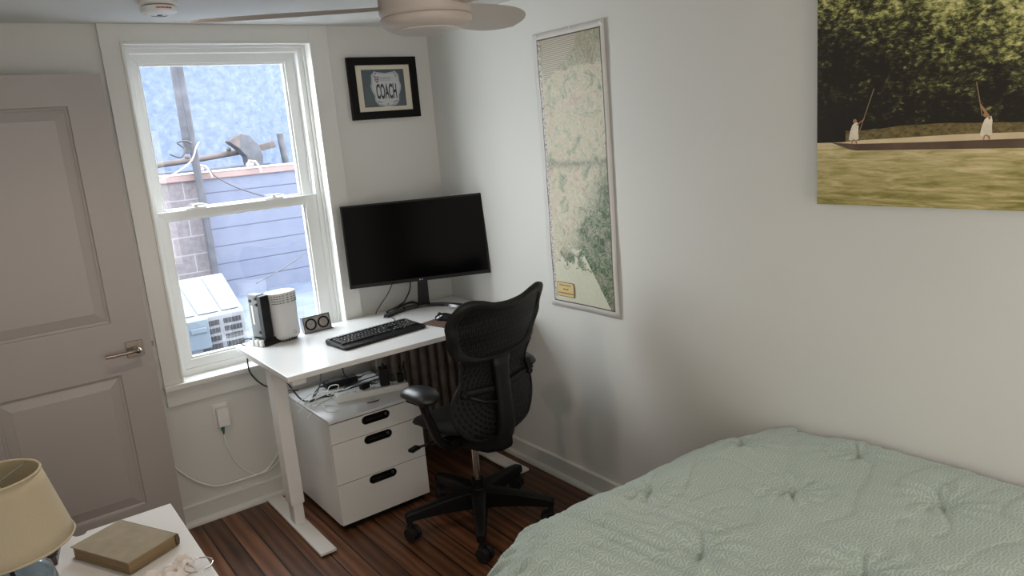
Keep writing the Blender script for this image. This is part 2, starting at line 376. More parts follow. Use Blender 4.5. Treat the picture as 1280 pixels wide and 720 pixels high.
# ------------------------------------------------------------------ mesh helper
class MB:
    def __init__(s): s.bm = bmesh.new(); s.uv = None
    def _xf(s, vs, rot, loc):
        mt = Matrix.Translation(loc) @ (rot.to_4x4() if rot else Matrix())
        for v in vs: v.co = mt @ v.co
    def box(s, c, d, rot=None):
        r = bmesh.ops.create_cube(s.bm, size=1); vs = r['verts']
        for v in vs: v.co = Vector((v.co.x * d[0], v.co.y * d[1], v.co.z * d[2]))
        s._xf(vs, rot, Vector(c)); return vs
    def box2(s, a, b): return s.box([(p + q) / 2 for p, q in zip(a, b)], [abs(q - p) for p, q in zip(a, b)])
    def cyl(s, p0, p1, r0, r1=None, seg=20):
        r1 = r0 if r1 is None else r1; p0 = Vector(p0); p1 = Vector(p1); d = p1 - p0
        r = bmesh.ops.create_cone(s.bm, cap_ends=True, segments=seg, radius1=r0, radius2=r1, depth=d.length)
        q = d.to_track_quat('Z', 'Y').to_matrix(); s._xf(r['verts'], q, (p0 + p1) / 2); return r['verts']
    def sphere(s, c, r, scale=(1, 1, 1), seg=20, rot=None):
        q = bmesh.ops.create_uvsphere(s.bm, u_segments=seg, v_segments=max(6, seg // 2), radius=r)
        for v in q['verts']: v.co = Vector((v.co.x * scale[0], v.co.y * scale[1], v.co.z * scale[2]))
        s._xf(q['verts'], rot, Vector(c)); return q['verts']
    def ring(s, pts): return [s.bm.verts.new(p) for p in pts]
    def loft(s, rings, closed=True, caps=True):
        R = [s.ring(r) for r in rings]
        for a, b in zip(R[:-1], R[1:]):
            n = len(a)
            for i in range(n if closed else n - 1):
                s.bm.faces.new((a[i], a[(i + 1) % n], b[(i + 1) % n], b[i]))
        if caps and closed:
            s.bm.faces.new(list(reversed(R[0]))); s.bm.faces.new(R[-1])
        return R
    def lathe(s, prof, seg=40, c=(0, 0, 0), sx=1, sy=1, caps=True, rot=None):
        rings = []
        for r, z in prof:
            rings.append([(c[0] + r * sx * math.cos(2 * PI * i / seg), c[1] + r * sy * math.sin(2 * PI * i / seg), c[2] + z) for i in range(seg)])
        R = s.loft(rings, True, caps)
        return R
    def tube(s, pts, r, seg=8, closed=False):
        pts = [Vector(p) for p in pts]; n = len(pts); rings = []
        up = Vector((0, 0, 1)); prev = None
        for i, p in enumerate(pts):
            t = (pts[min(i + 1, n - 1)] - pts[max(i - 1, 0)]).normalized()
            if prev is None:
                a = up if abs(t.dot(up)) < .9 else Vector((1, 0, 0))
                x = t.cross(a).normalized()
            else:
                x = (prev - t * prev.dot(t)).normalized()
            prev = x; y = t.cross(x); rr = r[i] if isinstance(r, (list, tuple)) else r
            if isinstance(rr, tuple): ra, rb = rr
            else: ra = rb = rr
            rings.append([p + x * ra * math.cos(2 * PI * k / seg) + y * rb * math.sin(2 * PI * k / seg) for k in range(seg)])
        s.loft(rings)
    def poly(s, pts, thick):
        # polygon (3D coplanar list) extruded by vector thick
        t = Vector(thick); a = s.ring(pts); b = s.ring([Vector(p) + t for p in pts]); n = len(a)
        s.bm.faces.new(list(reversed(a))); s.bm.faces.new(b)
        for i in range(n): s.bm.faces.new((a[i], a[(i + 1) % n], b[(i + 1) % n], b[i]))
    def grid(s, fn, nu, nv, uvfn=None):
        V = [[s.bm.verts.new(fn(i / nu, j / nv)) for i in range(nu + 1)] for j in range(nv + 1)]
        L = s.bm.loops.layers.uv.verify() if uvfn else None
        for j in range(nv):
            for i in range(nu):
                f = s.bm.faces.new((V[j][i], V[j][i + 1], V[j + 1][i + 1], V[j + 1][i]))
                if L:
                    for lp, (a, b) in zip(f.loops, ((i, j), (i + 1, j), (i + 1, j + 1), (i, j + 1))):
                        lp[L].uv = uvfn(a / nu, b / nv)
        return V
    def build(s, name, mat, parent=None, smooth=False, bevel=0, bseg=2, solid=0, sub=0, loc=None, soff=0, mats=None):
        bmesh.ops.recalc_face_normals(s.bm, faces=s.bm.faces[:])
        me = bpy.data.meshes.new(name); s.bm.to_mesh(me); s.bm.free()
        o = bpy.data.objects.new(name, me); C.objects.link(o)
        me.materials.append(mat)
        for x in mats or []: me.materials.append(x)
        if smooth:
            for p in me.polygons: p.use_smooth = True
            if smooth != 'all':
                me.set_sharp_from_angle(angle=math.radians(40))
        if loc: o.location = loc
        if parent: o.parent = parent
        if solid:
            q = o.modifiers.new('thickness', 'SOLIDIFY'); q.thickness = solid; q.offset = soff
        if bevel:
            q = o.modifiers.new('bevel', 'BEVEL'); q.width = bevel; q.segments = bseg; q.limit_method = 'ANGLE'; q.angle_limit = math.radians(40); q.harden_normals = False
        if sub:
            q = o.modifiers.new('sub', 'SUBSURF'); q.levels = sub; q.render_levels = sub
        return o
def spline(pts, n=8, closed=False):
    P = [Vector(p) for p in pts]; out = []; m = len(P)
    rng = range(m if closed else m - 1)
    for i in rng:
        if closed: a, b, c, d = P[(i - 1) % m], P[i], P[(i + 1) % m], P[(i + 2) % m]
        else: a, b, c, d = P[max(i - 1, 0)], P[i], P[i + 1], P[min(i + 2, m - 1)]
        for k in range(n):
            t = k / n
            out.append(.5 * ((2 * b) + (c - a) * t + (2 * a - 5 * b + 4 * c - d) * t * t + (3 * b - a - 3 * c + d) * t ** 3))
    if not closed: out.append(P[-1].copy())
    return out
def empty(name, loc=(0, 0, 0), rz=0, label=None, cat=None, group=None, kind=None, parent=None):
    o = bpy.data.objects.new(name, None); C.objects.link(o); o.location = loc; o.rotation_euler = (0, 0, rz)
    o.empty_display_size = .05
    return tag(o, label, cat, group, kind, parent)
def tag(o, label=None, cat=None, group=None, kind=None, parent=None):
    if label: o['label'] = label
    if cat: o['category'] = cat
    if group: o['group'] = group
    if kind: o['kind'] = kind
    if parent: o.parent = parent
    return o
def struct(o): o['kind'] = 'structure'; return o
def box_obj(name, a, b, mat, parent=None, bevel=0, **k):
    m = MB(); m.box2(a, b); return m.build(name, mat, parent, bevel=bevel, **k)
def text_mesh(name, s, size, mat, parent, loc, rot, sx=1, depth=.0005, bold=.012):
    cu = bpy.data.curves.new(name, 'FONT'); cu.body = s; cu.size = size; cu.extrude = depth; cu.align_x = 'CENTER'; cu.align_y = 'CENTER'
    cu.offset = size * bold
    t = bpy.data.objects.new(name + '_tmp', cu); C.objects.link(t)
    dg = bpy.context.evaluated_depsgraph_get(); me = bpy.data.meshes.new_from_object(t.evaluated_get(dg)); me.name = name
    bpy.data.objects.remove(t); me.materials.clear(); me.materials.append(mat)
    o = bpy.data.objects.new(name, me); C.objects.link(o); o.location = loc; o.rotation_euler = rot; o.scale = (sx, 1, 1); o.parent = parent
    return o

# ------------------------------------------------------------------ room shell
H = 2.2287; XL = -2.46; YF = -4.9
struct(box_obj('floor', (XL - .1, YF - .1, -.08), (.1, .15, 0), M['floor']))
struct(box_obj('ceiling', (XL - .1, YF - .1, H), (.12, .15, H + .1), M['ceiling']))
struct(box_obj('wall_right', (0, YF - .1, 0), (.12, .15, H), M['wall']))
struct(box_obj('wall_left', (XL - .12, YF - .1, 0), (XL, .15, H), M['wall']))
struct(box_obj('wall_front', (XL, YF - .12, 0), (0, YF, H), M['rear_wall']))
WX0, WX1, WZ0, WZ1 = -1.457, -.651, .665, 2.150     # opening inside the casing
m = MB()
m.box2((XL, 0, 0), (WX0, .15, H)); m.box2((WX1, 0, 0), (0, .15, H)); m.box2((WX0, 0, 0), (WX1, .15, WZ0)); m.box2((WX0, 0, WZ1), (WX1, .15, H))
struct(m.build('wall_back', M['wall']))
def baseboard(name, along, a, b, sgn=1):
    m = MB()
    # profile: board with small cap, shoe moulding
    pr = [(0, 0), (.030, 0), (.030, .010), (.026, .020), (.017, .026), (.013, .027), (.013, .088), (.016, .090), (.016, .097), (.010, .101), (0, .101)]
    if along == 'x': rings = [[(x, -d, z) for d, z in pr] for x in (a, b)]
    else: rings = [[(sgn * d, y, z) for d, z in pr] for y in (a, b)]
    m.loft(rings); return struct(m.build(name, M['trim']))
baseboard('baseboard_back', 'x', XL, -.0)
baseboard('baseboard_right', 'y', YF, -.03, -1)
o = baseboard('baseboard_left', 'y', YF, -.03, 1); o.location.x = XL

# ------------------------------------------------------------------ window_1
win = empty('window_1', (0, 0, 0), kind='structure')
CX0, CX1 = -1.538, -.558
m = MB()
m.box2((CX0, -.02, WZ0), (WX0, 0, H)); m.box2((WX1, -.02, WZ0), (CX1, 0, H)); m.box2((WX0 - .001, -.0194, WZ1), (WX1 + .001, 0, H))
# thin raised bead on the inner edge
m.box2((WX0 - .008, -.026, WZ0), (WX0 + .003, .0, WZ1 + .008)); m.box2((WX1 - .003, -.026, WZ0), (WX1 + .008, .0, WZ1 + .008)); m.box2((WX0 + .003, -.0257, WZ1 - .003), (WX1 - .003, 0, WZ1 + .0078))
m.build('window_casing', M['trim'], win, bevel=.0015)
m = MB()
m.box2((CX0 - .004, -.045, WZ0), (CX1 + .004, .085, WZ0 + .024)); m.build('window_sill', M['trim'], win, bevel=.003)
m = MB(); m.box2((CX0, -.018, WZ0 - .078), (CX1, 0, WZ0)); m.build('sill_apron', M['trim'], win, bevel=.002)
# vinyl frame
FY0, FY1 = .060, .150
m = MB()
m.box2((WX0, FY0, WZ0 + .01), (WX0 + .034, FY1, WZ1)); m.box2((WX1 - .036, FY0, WZ0 + .01), (WX1, FY1, WZ1))
m.box2((WX0 + .0335, FY0 + .0008, WZ1 - .030), (WX1 - .0355, FY1 - .001, WZ1 - .0005)); m.box2((WX0 + .0335, FY0 + .004, WZ0 + .02), (WX1 - .0355, FY1 - .001, WZ0 + .055))
# jamb tracks
for x in (WX0 + .0338, WX1 - .036 - .0038):
    m.box2((x, FY0 + .038, WZ0 + .055), (x + .004, FY0 + .044, WZ1 - .03)); m.box2((x, FY0 - .0004, WZ0 + .055), (x + .002, FY0 + .002, WZ1 - .03))
m.box2((WX0 + .012, FY0 - .0125, WZ1 - .012), (WX1 - .012, FY0 + .0003, WZ1 - .0002)); m.box2((WX0, FY0 - .012, WZ0 + .012), (WX0 + .012, FY0 + .0003, WZ1 - .0004)); m.box2((WX1 - .012, FY0 - .012, WZ0 + .012), (WX1, FY0 + .0003, WZ1 - .0004))
m.build('window_frame', M['vinyl'], win, bevel=.0015)
def sash(name, x0, x1, z0, z1, y0, y1, gx0, gx1, gz0, gz1):
    def frame_ring(m, X0, X1, Z0, Z1, x0, x1, z0, z1, y0, y1):
        # four mitred members
        for quad in (((X0, Z0), (X1, Z0), (x1, z0), (x0, z0)), ((X1, Z0), (X1, Z1), (x1, z1), (x1, z0)), ((X1, Z1), (X0, Z1), (x0, z1), (x1, z1)), ((X0, Z1), (X0, Z0), (x0, z0), (x0, z1))):
            m.poly([(a, y0, b) for a, b in quad], (0, y1 - y0, 0))
    m = MB(); e = .010
    frame_ring(m, x0, x1, z0, z1, gx0 - e, gx1 + e, gz0 - e, gz1 + e, y0, y1)
    frame_ring(m, gx0 - e, gx1 + e, gz0 - e, gz1 + e, gx0, gx1, gz0, gz1, y0 + .008, y1)
    s = m.build(name, M['vinyl'], win, bevel=.0012)
    g = MB(); ym = y0 + .02
    g.box2((gx0 - .003, ym, gz0 - .003), (gx1 + .003, ym + .004, gz1 + .003)); g.build('glass_pane', M['pane'], s)
    return s
low = sash('lower_sash', -1.424, -.686, .722, 1.442, .062, .094, -1.383, -.758, .772, 1.397)
up = sash('upper_sash', -1.424, -.686, 1.41, 2.122, .106, .138, -1.378, -.748, 1.45, 2.071)
for x in (-1.255, -.895):
    m = MB(); m.box2((x - .045, .068, 1.442), (x + .045, .092, 1.449)); m.cyl((x, .08, 1.445), (x, .08, 1.463), .014, .011)
    m.tube([(x - .006, .08, 1.459), (x + .02, .074, 1.462), (x + .048, .066, 1.457)], [(.008, .004), (.007, .004), (.004, .003)], 8)
    m.build('sash_lock', M['plastic_white'], win, smooth=True, bevel=.001)
m = MB()
for x in (WX0 + .036, WX1 - .044): m.box2((x, .096, 1.50), (x + .006, .108, 1.62))
m.build('vent_stop', M['plastic_white'], win)

# ------------------------------------------------------------------ door_1 (open, parallel to the back wall)
DX0, DX1, DY0, DY1, DZ0, DZ1 = -2.285, -1.573, -.127, -.092, .012, 2.024
door = empty('door_1', (0, 0, 0), kind='structure')
m = MB()
panels = [(-2.155, -1.708, 1.036, 1.905), (-2.155, -1.708, .226, .814)]
def face_with_panels(m, ysurf, sgn):
    # rails and stiles at ysurf, sunken moulding, raised field
    xs = [DX0, panels[0][0], panels[0][1], DX1]; zs = [DZ0, .226, .814, 1.036, 1.905, DZ1]
    for i in range(3):
        for j in range(5):
            if i == 1 and j in (1, 3): continue
            m.poly([(xs[i], ysurf, zs[j]), (xs[i + 1], ysurf, zs[j]), (xs[i + 1], ysurf, zs[j + 1]), (xs[i], ysurf, zs[j + 1])], (0, sgn * .0175, 0))
    for x0, x1, z0, z1 in panels:
        steps = [(0, 0), (.003, .009), (.011, .012), (.015, .010), (.048, .003), (.050, .002)]
        R = []
        for ins, dep in steps:
            R.append([(x0 + ins, ysurf + sgn * dep, z0 + ins), (x1 - ins, ysurf + sgn * dep, z0 + ins), (x1 - ins, ysurf + sgn * dep, z1 - ins), (x0 + ins, ysurf + sgn * dep, z1 - ins)])
        RR = m.loft(R, True, False); m.bm.faces.new(RR[-1])
face_with_panels(m, DY0, 1); face_with_panels(m, DY1, -1)
bmesh.ops.remove_doubles(m.bm, verts=m.bm.verts[:], dist=.0001)
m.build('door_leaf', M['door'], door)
hx, hz = -1.640, .913
m = MB(); m.box2((hx - .033, DY0 - .008, hz - .033), (hx + .033, DY0, hz + .033))
m.cyl((hx, DY0 - .008, hz), (hx, DY0 - .048, hz), .012, .0105, 24)
m.tube(spline([(hx + .004, DY0 - .052, hz), (hx - .02, DY0 - .056, hz), (hx - .07, DY0 - .056, hz - .001), (hx - .118, DY0 - .054, hz - .002)], 6), [(.009, .009)] * 4 + [(.0095, .007)] * 15, 12)
m.sphere((hx + .004, DY0 - .050, hz), .0135)
m.build('door_handle', M['nickel'], door, smooth=True, bevel=.0015)
m = MB(); m.box2((hx - .033, DY1, hz - .033), (hx + .033, DY1 + .008, hz + .033)); m.cyl((hx, DY1 + .004, hz), (hx, DY1 + .045, hz), .011); m.tube([(hx, DY1 + .045, hz), (hx - .118, DY1 + .045, hz)], .008, 10)
m.build('door_handle', M['nickel'], door, smooth=True)
m = MB(); m.box2((DX1, -.118, hz - .028), (DX1 + .0015, -.100, hz + .028)); m.box2((DX1, -.114, hz - .010), (DX1 + .011, -.102, hz + .010))
m.build('latch', M['nickel'], door, bevel=.001)
m = MB()
for z in (.25, 1.02, 1.8): m.cyl((DX0 - .004, DY0 - .004, z - .045), (DX0 - .004, DY0 - .004, z + .045), .007); m.box2((DX0 - .02, DY0 + .0, z - .045), (DX0, DY0 + .003, z + .045))
m.build('hinge', M['nickel'], door)

# ------------------------------------------------------------------ outlet, charger, wall cables
out = empty('wall_outlet', (-1.321, 0, .487), label='white wall outlet plate below the window sill, a charger plugged in', cat='outlet')
m = MB(); m.box2((-.035, -.006, -.057), (.035, 0, .057)); m.build('cover_plate', M['plastic_white'], out, bevel=.002)
m = MB(); m.cyl((0, -.006, -.0), (0, -.0075, 0), .003); m.box2((-.016, -.0078, .012), (.016, -.006, .040)); m.box2((-.016, -.0078, -.040), (.016, -.006, -.012)); m.build('socket', M['plastic_white'], out)
ch = empty('phone_charger', (-1.318, -.0078, .486), label='white plug-in charger in the wall outlet under the window', cat='charger')
m = MB(); m.box2((-.026, -.034, -.048), (.026, 0, .040)); m.build('charger_body', M['plastic_white'], ch, bevel=.004, bseg=3)
m = MB(); m.lathe([(.008, 0), (.0085, -.012), (.005, -.030), (.0028, -.042)], 14, (-.008, -.016, -.048)); m.build('cable_plug', M['green_plug'], ch, smooth=True)
def cable(name, pts, r, mat, label, group=None, n=8, seg=8, owner=None):
    m = MB(); m.tube(spline(pts, n), r, seg); o = m.build(name, mat, smooth='all')
    if owner:
        o.parent = owner; o.matrix_parent_inverse = (Matrix.Translation(owner.location) @ owner.rotation_euler.to_matrix().to_4x4()).inverted()
    else: tag(o, label, 'cable', group)
    return o
cable('white_cable', [(-1.595, -.022, .560), (-1.60, -.02, .40), (-1.56, -.012, .312), (-1.49, -.012, .22), (-1.425, -.012, .170), (-1.37, -.012, .150), (-1.25, -.012, .145), (-1.17, -.012, .150), (-1.115, -.013, .19), (-1.072, -.014, .26), (-1.04, -.016, .36), (-1.03, -.02, .50), (-1.04, -.05, .58)], .0044, M['cable_white'], 'thick white cable sagging along the wall from behind the door to the desk')
cable('white_cable', [(-1.326, -.024, .396), (-1.324, -.018, .36), (-1.30, -.012, .26), (-1.262, -.010, .195), (-1.212, -.010, .150), (-1.16, -.019, .149), (-1.10, -.012, .175), (-1.05, -.012, .235), (-1.0, -.015, .31), (-.93, -.03, .40), (-.90, -.08, .5)], .0026, M['cable_white'], 'thin white charging cable hanging in a loop from the wall charger', owner=ch)

# ------------------------------------------------------------------ desk
DKX0, DKX1, DKY0, DKY1, DH = -1.213, -.016, -.708, -.028, .80
desk = empty('desk', ((DKX0 + DKX1) / 2, (DKY0 + DKY1) / 2, 0), label='white sit-stand desk with T-shaped steel legs under the window', cat='desk')
dxc, dyc = desk.location.x, desk.location.y
m = MB(); m.box2((DKX0 - dxc, DKY0 - dyc, DH - .022), (DKX1 - dxc, DKY1 - dyc, DH)); m.build('tabletop', M['white_lam'], desk, bevel=.0025, bseg=3)
for sx, fx in ((0, -1.151), (1, -.122)):
    y = -.365
    m = MB(); m.box2((fx - .031 - dxc, y - .040 - dyc, .115), (fx + .031 - dxc, y + .040 - dyc, DH - .06)); leg = m.build('leg', M['white_steel'], desk, bevel=.006, bseg=3)
    m = MB(); m.box2((fx - .024 - dxc, y - .033 - dyc, .018), (fx + .024 - dxc, y + .033 - dyc, .118)); m.build('inner_tube', M['white_steel'], leg, bevel=.005, bseg=3)
    m = MB(); m.box2((fx - .036 - dxc, -.712 - dyc, .006), (fx + .036 - dxc, -.045 - dyc, .020)); m.build('foot', M['white_steel'], leg, bevel=.004, bseg=3)
    for yy in (-.68, -.08):
        m = MB(); m.cyl((fx - dxc, yy - dyc, 0), (fx - dxc, yy - dyc, .008), .018); m.build('glide', M['rubber'], leg)
    m = MB(); m.box2((fx - .03 - dxc, -.66 - dyc, DH - .058), (fx + .03 - dxc, -.07 - dyc, DH - .022)); m.build('top_bracket', M['white_steel'], leg, bevel=.003)
m = MB(); m.box2((-1.12 - dxc, -.39 - dyc, DH - .06), (-.155 - dxc, -.34 - dyc, DH - .024)); m.build('crossbar', M['white_steel'], desk, bevel=.002)

# ------------------------------------------------------------------ drawer unit
UX0, UX1, UY0, UY1, UZ0, UZ1 = -1.030, -.588, -.593, -.075, .030, .524
un = empty('drawer_unit', (UX0, UY0, 0), label='white three-drawer cabinet on castors with black recessed pulls under desk', cat='drawer unit')
W_, D_ = UX1 - UX0, UY1 - UY0
m = MB(); m.box2((0, .020, UZ0), (W_, D_, UZ1 - .017)); m.build('cabinet_body', M['white_matte'], un, bevel=.002)
m = MB(); m.box2((0, 0, UZ1 - .014), (W_, D_, UZ1)); m.build('cabinet_top', M['white_lam'], un, bevel=.0018)
m = MB(); m.box2((.004, .006, UZ1 - .018), (W_ - .004, D_ - .01, UZ1 - .013)); m.build('shadow_gap', M['black'], un)
m = MB(); m.box2((.004, .0182, UZ0 + .004), (W_ - .004, .0198, UZ1 - .016)); m.build('drawer_gap_shade', M['black'], un)  # black sheet added so the gaps between drawers read as shade
m = MB(); m.box2((.02, .03, .0), (W_ - .02, D_ - .02, UZ0)); m.build('base_shade', M['black'], un)  # black block standing in for the shaded gap under the cabinet
def drawer(z0, z1):
    # front with a real pill-shaped opening for the pull
    m = MB(); cx = W_ * .49; hw, hh = .066, .0175; cz = z1 - .007 - hh
    out = [(0.001, z0), (W_ - .001, z0), (W_ - .001, z1), (.001, z1)]
    hole = []
    for k in range(13): a = -PI / 2 + PI * k / 12; hole.append((cx + hw - hh + hh * math.cos(a), cz + hh * math.sin(a)))
    for k in range(13): a = PI / 2 + PI * k / 12; hole.append((cx - hw + hh + hh * math.cos(a), cz + hh * math.sin(a)))
    for y in (0, .018):
        bm2 = m.bm; ov = [bm2.verts.new((x, y, z)) for x, z in out]; hv = [bm2.verts.new((x, y, z)) for x, z in hole]
        ed = [bm2.edges.new((ov[i], ov[(i + 1) % 4])) for i in range(4)] + [bm2.edges.new((hv[i], hv[(i + 1) % len(hv)])) for i in range(len(hv))]
        bmesh.ops.triangle_fill(bm2, use_beauty=True, use_dissolve=False, edges=ed)
        if y == 0: A = (ov, hv)
    for L0, L1 in ((A[0], ov), (A[1], hv)):
        n = len(L0)
        for i in range(n): m.bm.faces.new((L0[i], L0[(i + 1) % n], L1[(i + 1) % n], L1[i]))
    d = m.build('drawer', M['white_matte'], un)
    m = MB()
    rim = [(x, -.0015, z) for x, z in hole]; inn = [(cx + (x - cx) * .93, -.0015, cz + (z - cz) * .80) for x, z in hole]
    inb = [(x, .014, z) for x, _, z in inn]; rb = [(x, .003, z) for x, _, z in rim]
    m.loft([rb, rim, inn, inb], True, True)
    # the flap you pull: lower lip
    m.box2((cx - hw * .80, .001, cz - hh * .55), (cx + hw * .80, .013, cz + hh * .25))
    hd_ = m.build('handle', M['black_gloss'], d, smooth=True)
    m = MB(); m.tube([(x, -.0015, z) for x, z in hole] + [(hole[0][0], -.0015, hole[0][1])], .0022, 6); m.tube([(cx - hw * .78, -.001, cz - hh * .1), (cx + hw * .78, -.001, cz - hh * .1)], .0028, 8); m.build('handle_rim', M['black_gloss'], hd_, smooth='all')
    m = MB(); m.cyl((cx + hw * .74, -.0005, cz + hh * .2), (cx + hw * .74, -.004, cz + hh * .2), .0075, .006, 16); m.build('catch_button', M['grey_metal'], hd_, smooth=True)
    return d
z = UZ1 - .018
for h in (.092, .190, .192): drawer(z - h + .0032, z); z -= h
m = MB(); m.lathe([(.0, 0), (.023, 0), (.0235, .0012), (.021, .0022), (.0, .0022)], 32, (.250, .085, UZ1), 1.35, .85); m.build('lock', M['chrome'], un, smooth=True)

# ------------------------------------------------------------------ power strip, adapters, cable tangle on the drawer unit
UT = .581
def hm(p):   # the cabinet sits a little further back than first measured
    return Vector((-2.1167, -3.5346, 1.6876)) + (Vector(p) - Vector((-2.1167, -3.5346, 1.6876))) * 1.0515
ax, ay = Vector((-.968, -.560)), Vector((-.640, -.640)); dirv = (ay - ax).normalized(); ang = math.atan2(dirv.y, dirv.x)
L_ = (ay - ax).length
ps = empty('power_strip', hm((ax.x, ax.y, UT)), ang, 'white power strip lying on top of the drawer cabinet', 'power strip')
m = MB(); m.box2((0, 0, 0), (L_, .062, .030)); m.build('strip_body', M['plastic_white'], ps, bevel=.004, bseg=3)
for i in range(6):
    x = .09 + i * .044
    m = MB(); m.box2((x - .016, .012, .030), (x + .016, .050, .0312)); s_ = m.build('socket', M['plastic_white'], ps, bevel=.0005)
    m = MB()
    for dx in (-.006, .006): m.box2((x + dx - .0012, .030, .0311), (x + dx + .0012, .040, .0316))
    m.cyl((x, .020, .0311), (x, .020, .0316), .003, seg=10); m.build('slot', M['black'], s_)
m = MB(); m.box2((.012, .018, .030), (.045, .046, .0325)); m.box2((.050, .02, .030), (.062, .044, .034)); m.build('switch', M['plastic_white'], ps, bevel=.001)
def psw(x, y, z): v = Matrix.Rotation(ang, 3, 'Z') @ Vector((x, y, z)); return (ax.x + v.x, ax.y + v.y, UT + v.z)
ad = empty('power_adapter', hm(psw(.222, .034, .031)), ang - .1, 'tall black plug-in adapter standing on the white power strip', 'adapter')
m = MB(); m.box2((-.022, -.030, 0), (.022, .030, .085)); m.build('adapter_body', M['black'], ad, bevel=.006, bseg=3)
m = MB(); m.lathe([(.006, 0), (.006, .01), (.004, .02)], 10, (0, 0, .085)); m.build('cord_collar', M['rubber'], ad, smooth=True)
a2 = empty('power_plug', hm(psw(.128, .031, .031)), ang + .5, 'black plug lying low on the near end of power strip', 'plug')
m = MB(); m.box2((-.018, -.014, 0), (.028, .014, .026)); m.build('plug_body', M['black'], a2, bevel=.005, bseg=3)
m = MB(); m.tube([(.028, 0, .014), (.05, 0, .018)], .005); m.build('cord_collar', M['rubber'], a2, smooth=True)
a3 = empty('power_plug', hm(psw(.292, .031, .031)), ang, 'small black plug at the far right end of power strip', 'plug')
m = MB(); m.box2((-.016, -.018, 0), (.016, .018, .042)); m.build('plug_body', M['black'], a3, bevel=.005, bseg=3)
a4 = empty('laptop_power_brick', hm((-.845, -.335, UT)), -.08, 'long black power brick lying behind the power strip', 'adapter')
m = MB(); m.box2((-.085, -.030, 0), (.075, .030, .034)); m.build('brick_body', M['black'], a4, bevel=.006, bseg=3)
m = MB(); m.box2((-.06, -.016, .034), (.0, .016, .0343)); m.build('sticker', M['grey_metal'], a4)
for p_ in ([(.075, 0, .017), (.105, 0, .016)], [(-.085, 0, .017), (-.11, .005, .015)]): m = MB(); m.tube(p_, [.007, .004]); m.build('cord_collar', M['rubber'], a4, smooth=True)
CB = 'black cords tangled on the drawer cabinet'; CW = 'white cords tangled on the drawer cabinet'
z0 = UT + .0045
cable('black_cord', [hm(p) for p in [(-.745, -.34, z0 + .012), (-.72, -.35, z0 + .02), (-.70, -.40, z0 + .035), (-.705, -.50, UT + .10), psw(.222, .034, .120)]], .0033, M['cable_black'], 'black cord running from the long power brick to the tall adapter', CB, owner=a4)
cable('black_cord', [hm(p) for p in [(-.955, -.33, z0 + .01), (-.99, -.36, z0), (-1.02, -.42, z0), (-.97, -.38, z0 + .03), (-.93, -.32, UT + .09), (-.90, -.28, UT + .155), (-.88, -.22, UT + .19)]], .0028, M['cable_black'], 'black cord rising from the power brick to the desk underside', CB, owner=a4)
cable('loose_cable', [hm(p) for p in [(-1.13, -.28, UT + .17), (-1.10, -.36, UT + .08), (-1.075, -.42, z0 + .012), (-1.04, -.44, z0), (-.96, -.43, z0), (-.88, -.44, z0 + .004), (-.80, -.47, z0 + .018), (-.74, -.50, z0 + .033), psw(.18, .045, .050), psw(.165, .045, .040)]], .0036, M['cable_black'], 'black cord looping beside the desk leg then along the power strip', CB)
cable('loose_cable', [hm(p) for p in [(-1.06, -.47, z0 + .006), (-1.0, -.46, z0 + .008), (-.93, -.47, z0 + .004), (-.88, -.45, z0 + .015), (-.83, -.41, z0 + .008), (-.76, -.42, z0 + .02), (-.70, -.45, z0 + .03), (-.66, -.50, z0 + .03)]], .003, M['cable_black'], 'black cord lying across the back of the drawer cabinet top', CB)
cable('black_cord', [hm(p) for p in [psw(.155, .040, .048), (-.79, -.60, UT + .055), (-.76, -.56, UT + .06), (-.72, -.55, UT + .10)]], .003, M['cable_black'], 'short black cord curling from the near plug over the strip', CB, owner=a2)
cable('black_cord', [hm(p) for p in [(-.80, -.25, UT + .19), (-.815, -.30, UT + .12), (-.83, -.34, UT + .05), (-.80, -.38, UT + .012), (-.86, -.40, UT + .012)]], .0028, M['cable_black'], 'thin black cord dropping from the desk onto the brick', CB, owner=a4)
cable('black_cord', [hm(p) for p in [psw(.30, .031, .074), (-.63, -.56, UT + .09), (-.60, -.50, UT + .06), (-.58, -.48, .40), (-.60, -.46, .20), (-.60, -.44, .05)]], .0036, M['cable_black'], 'black cord falling behind the right side of the cabinet', CB, owner=a3)
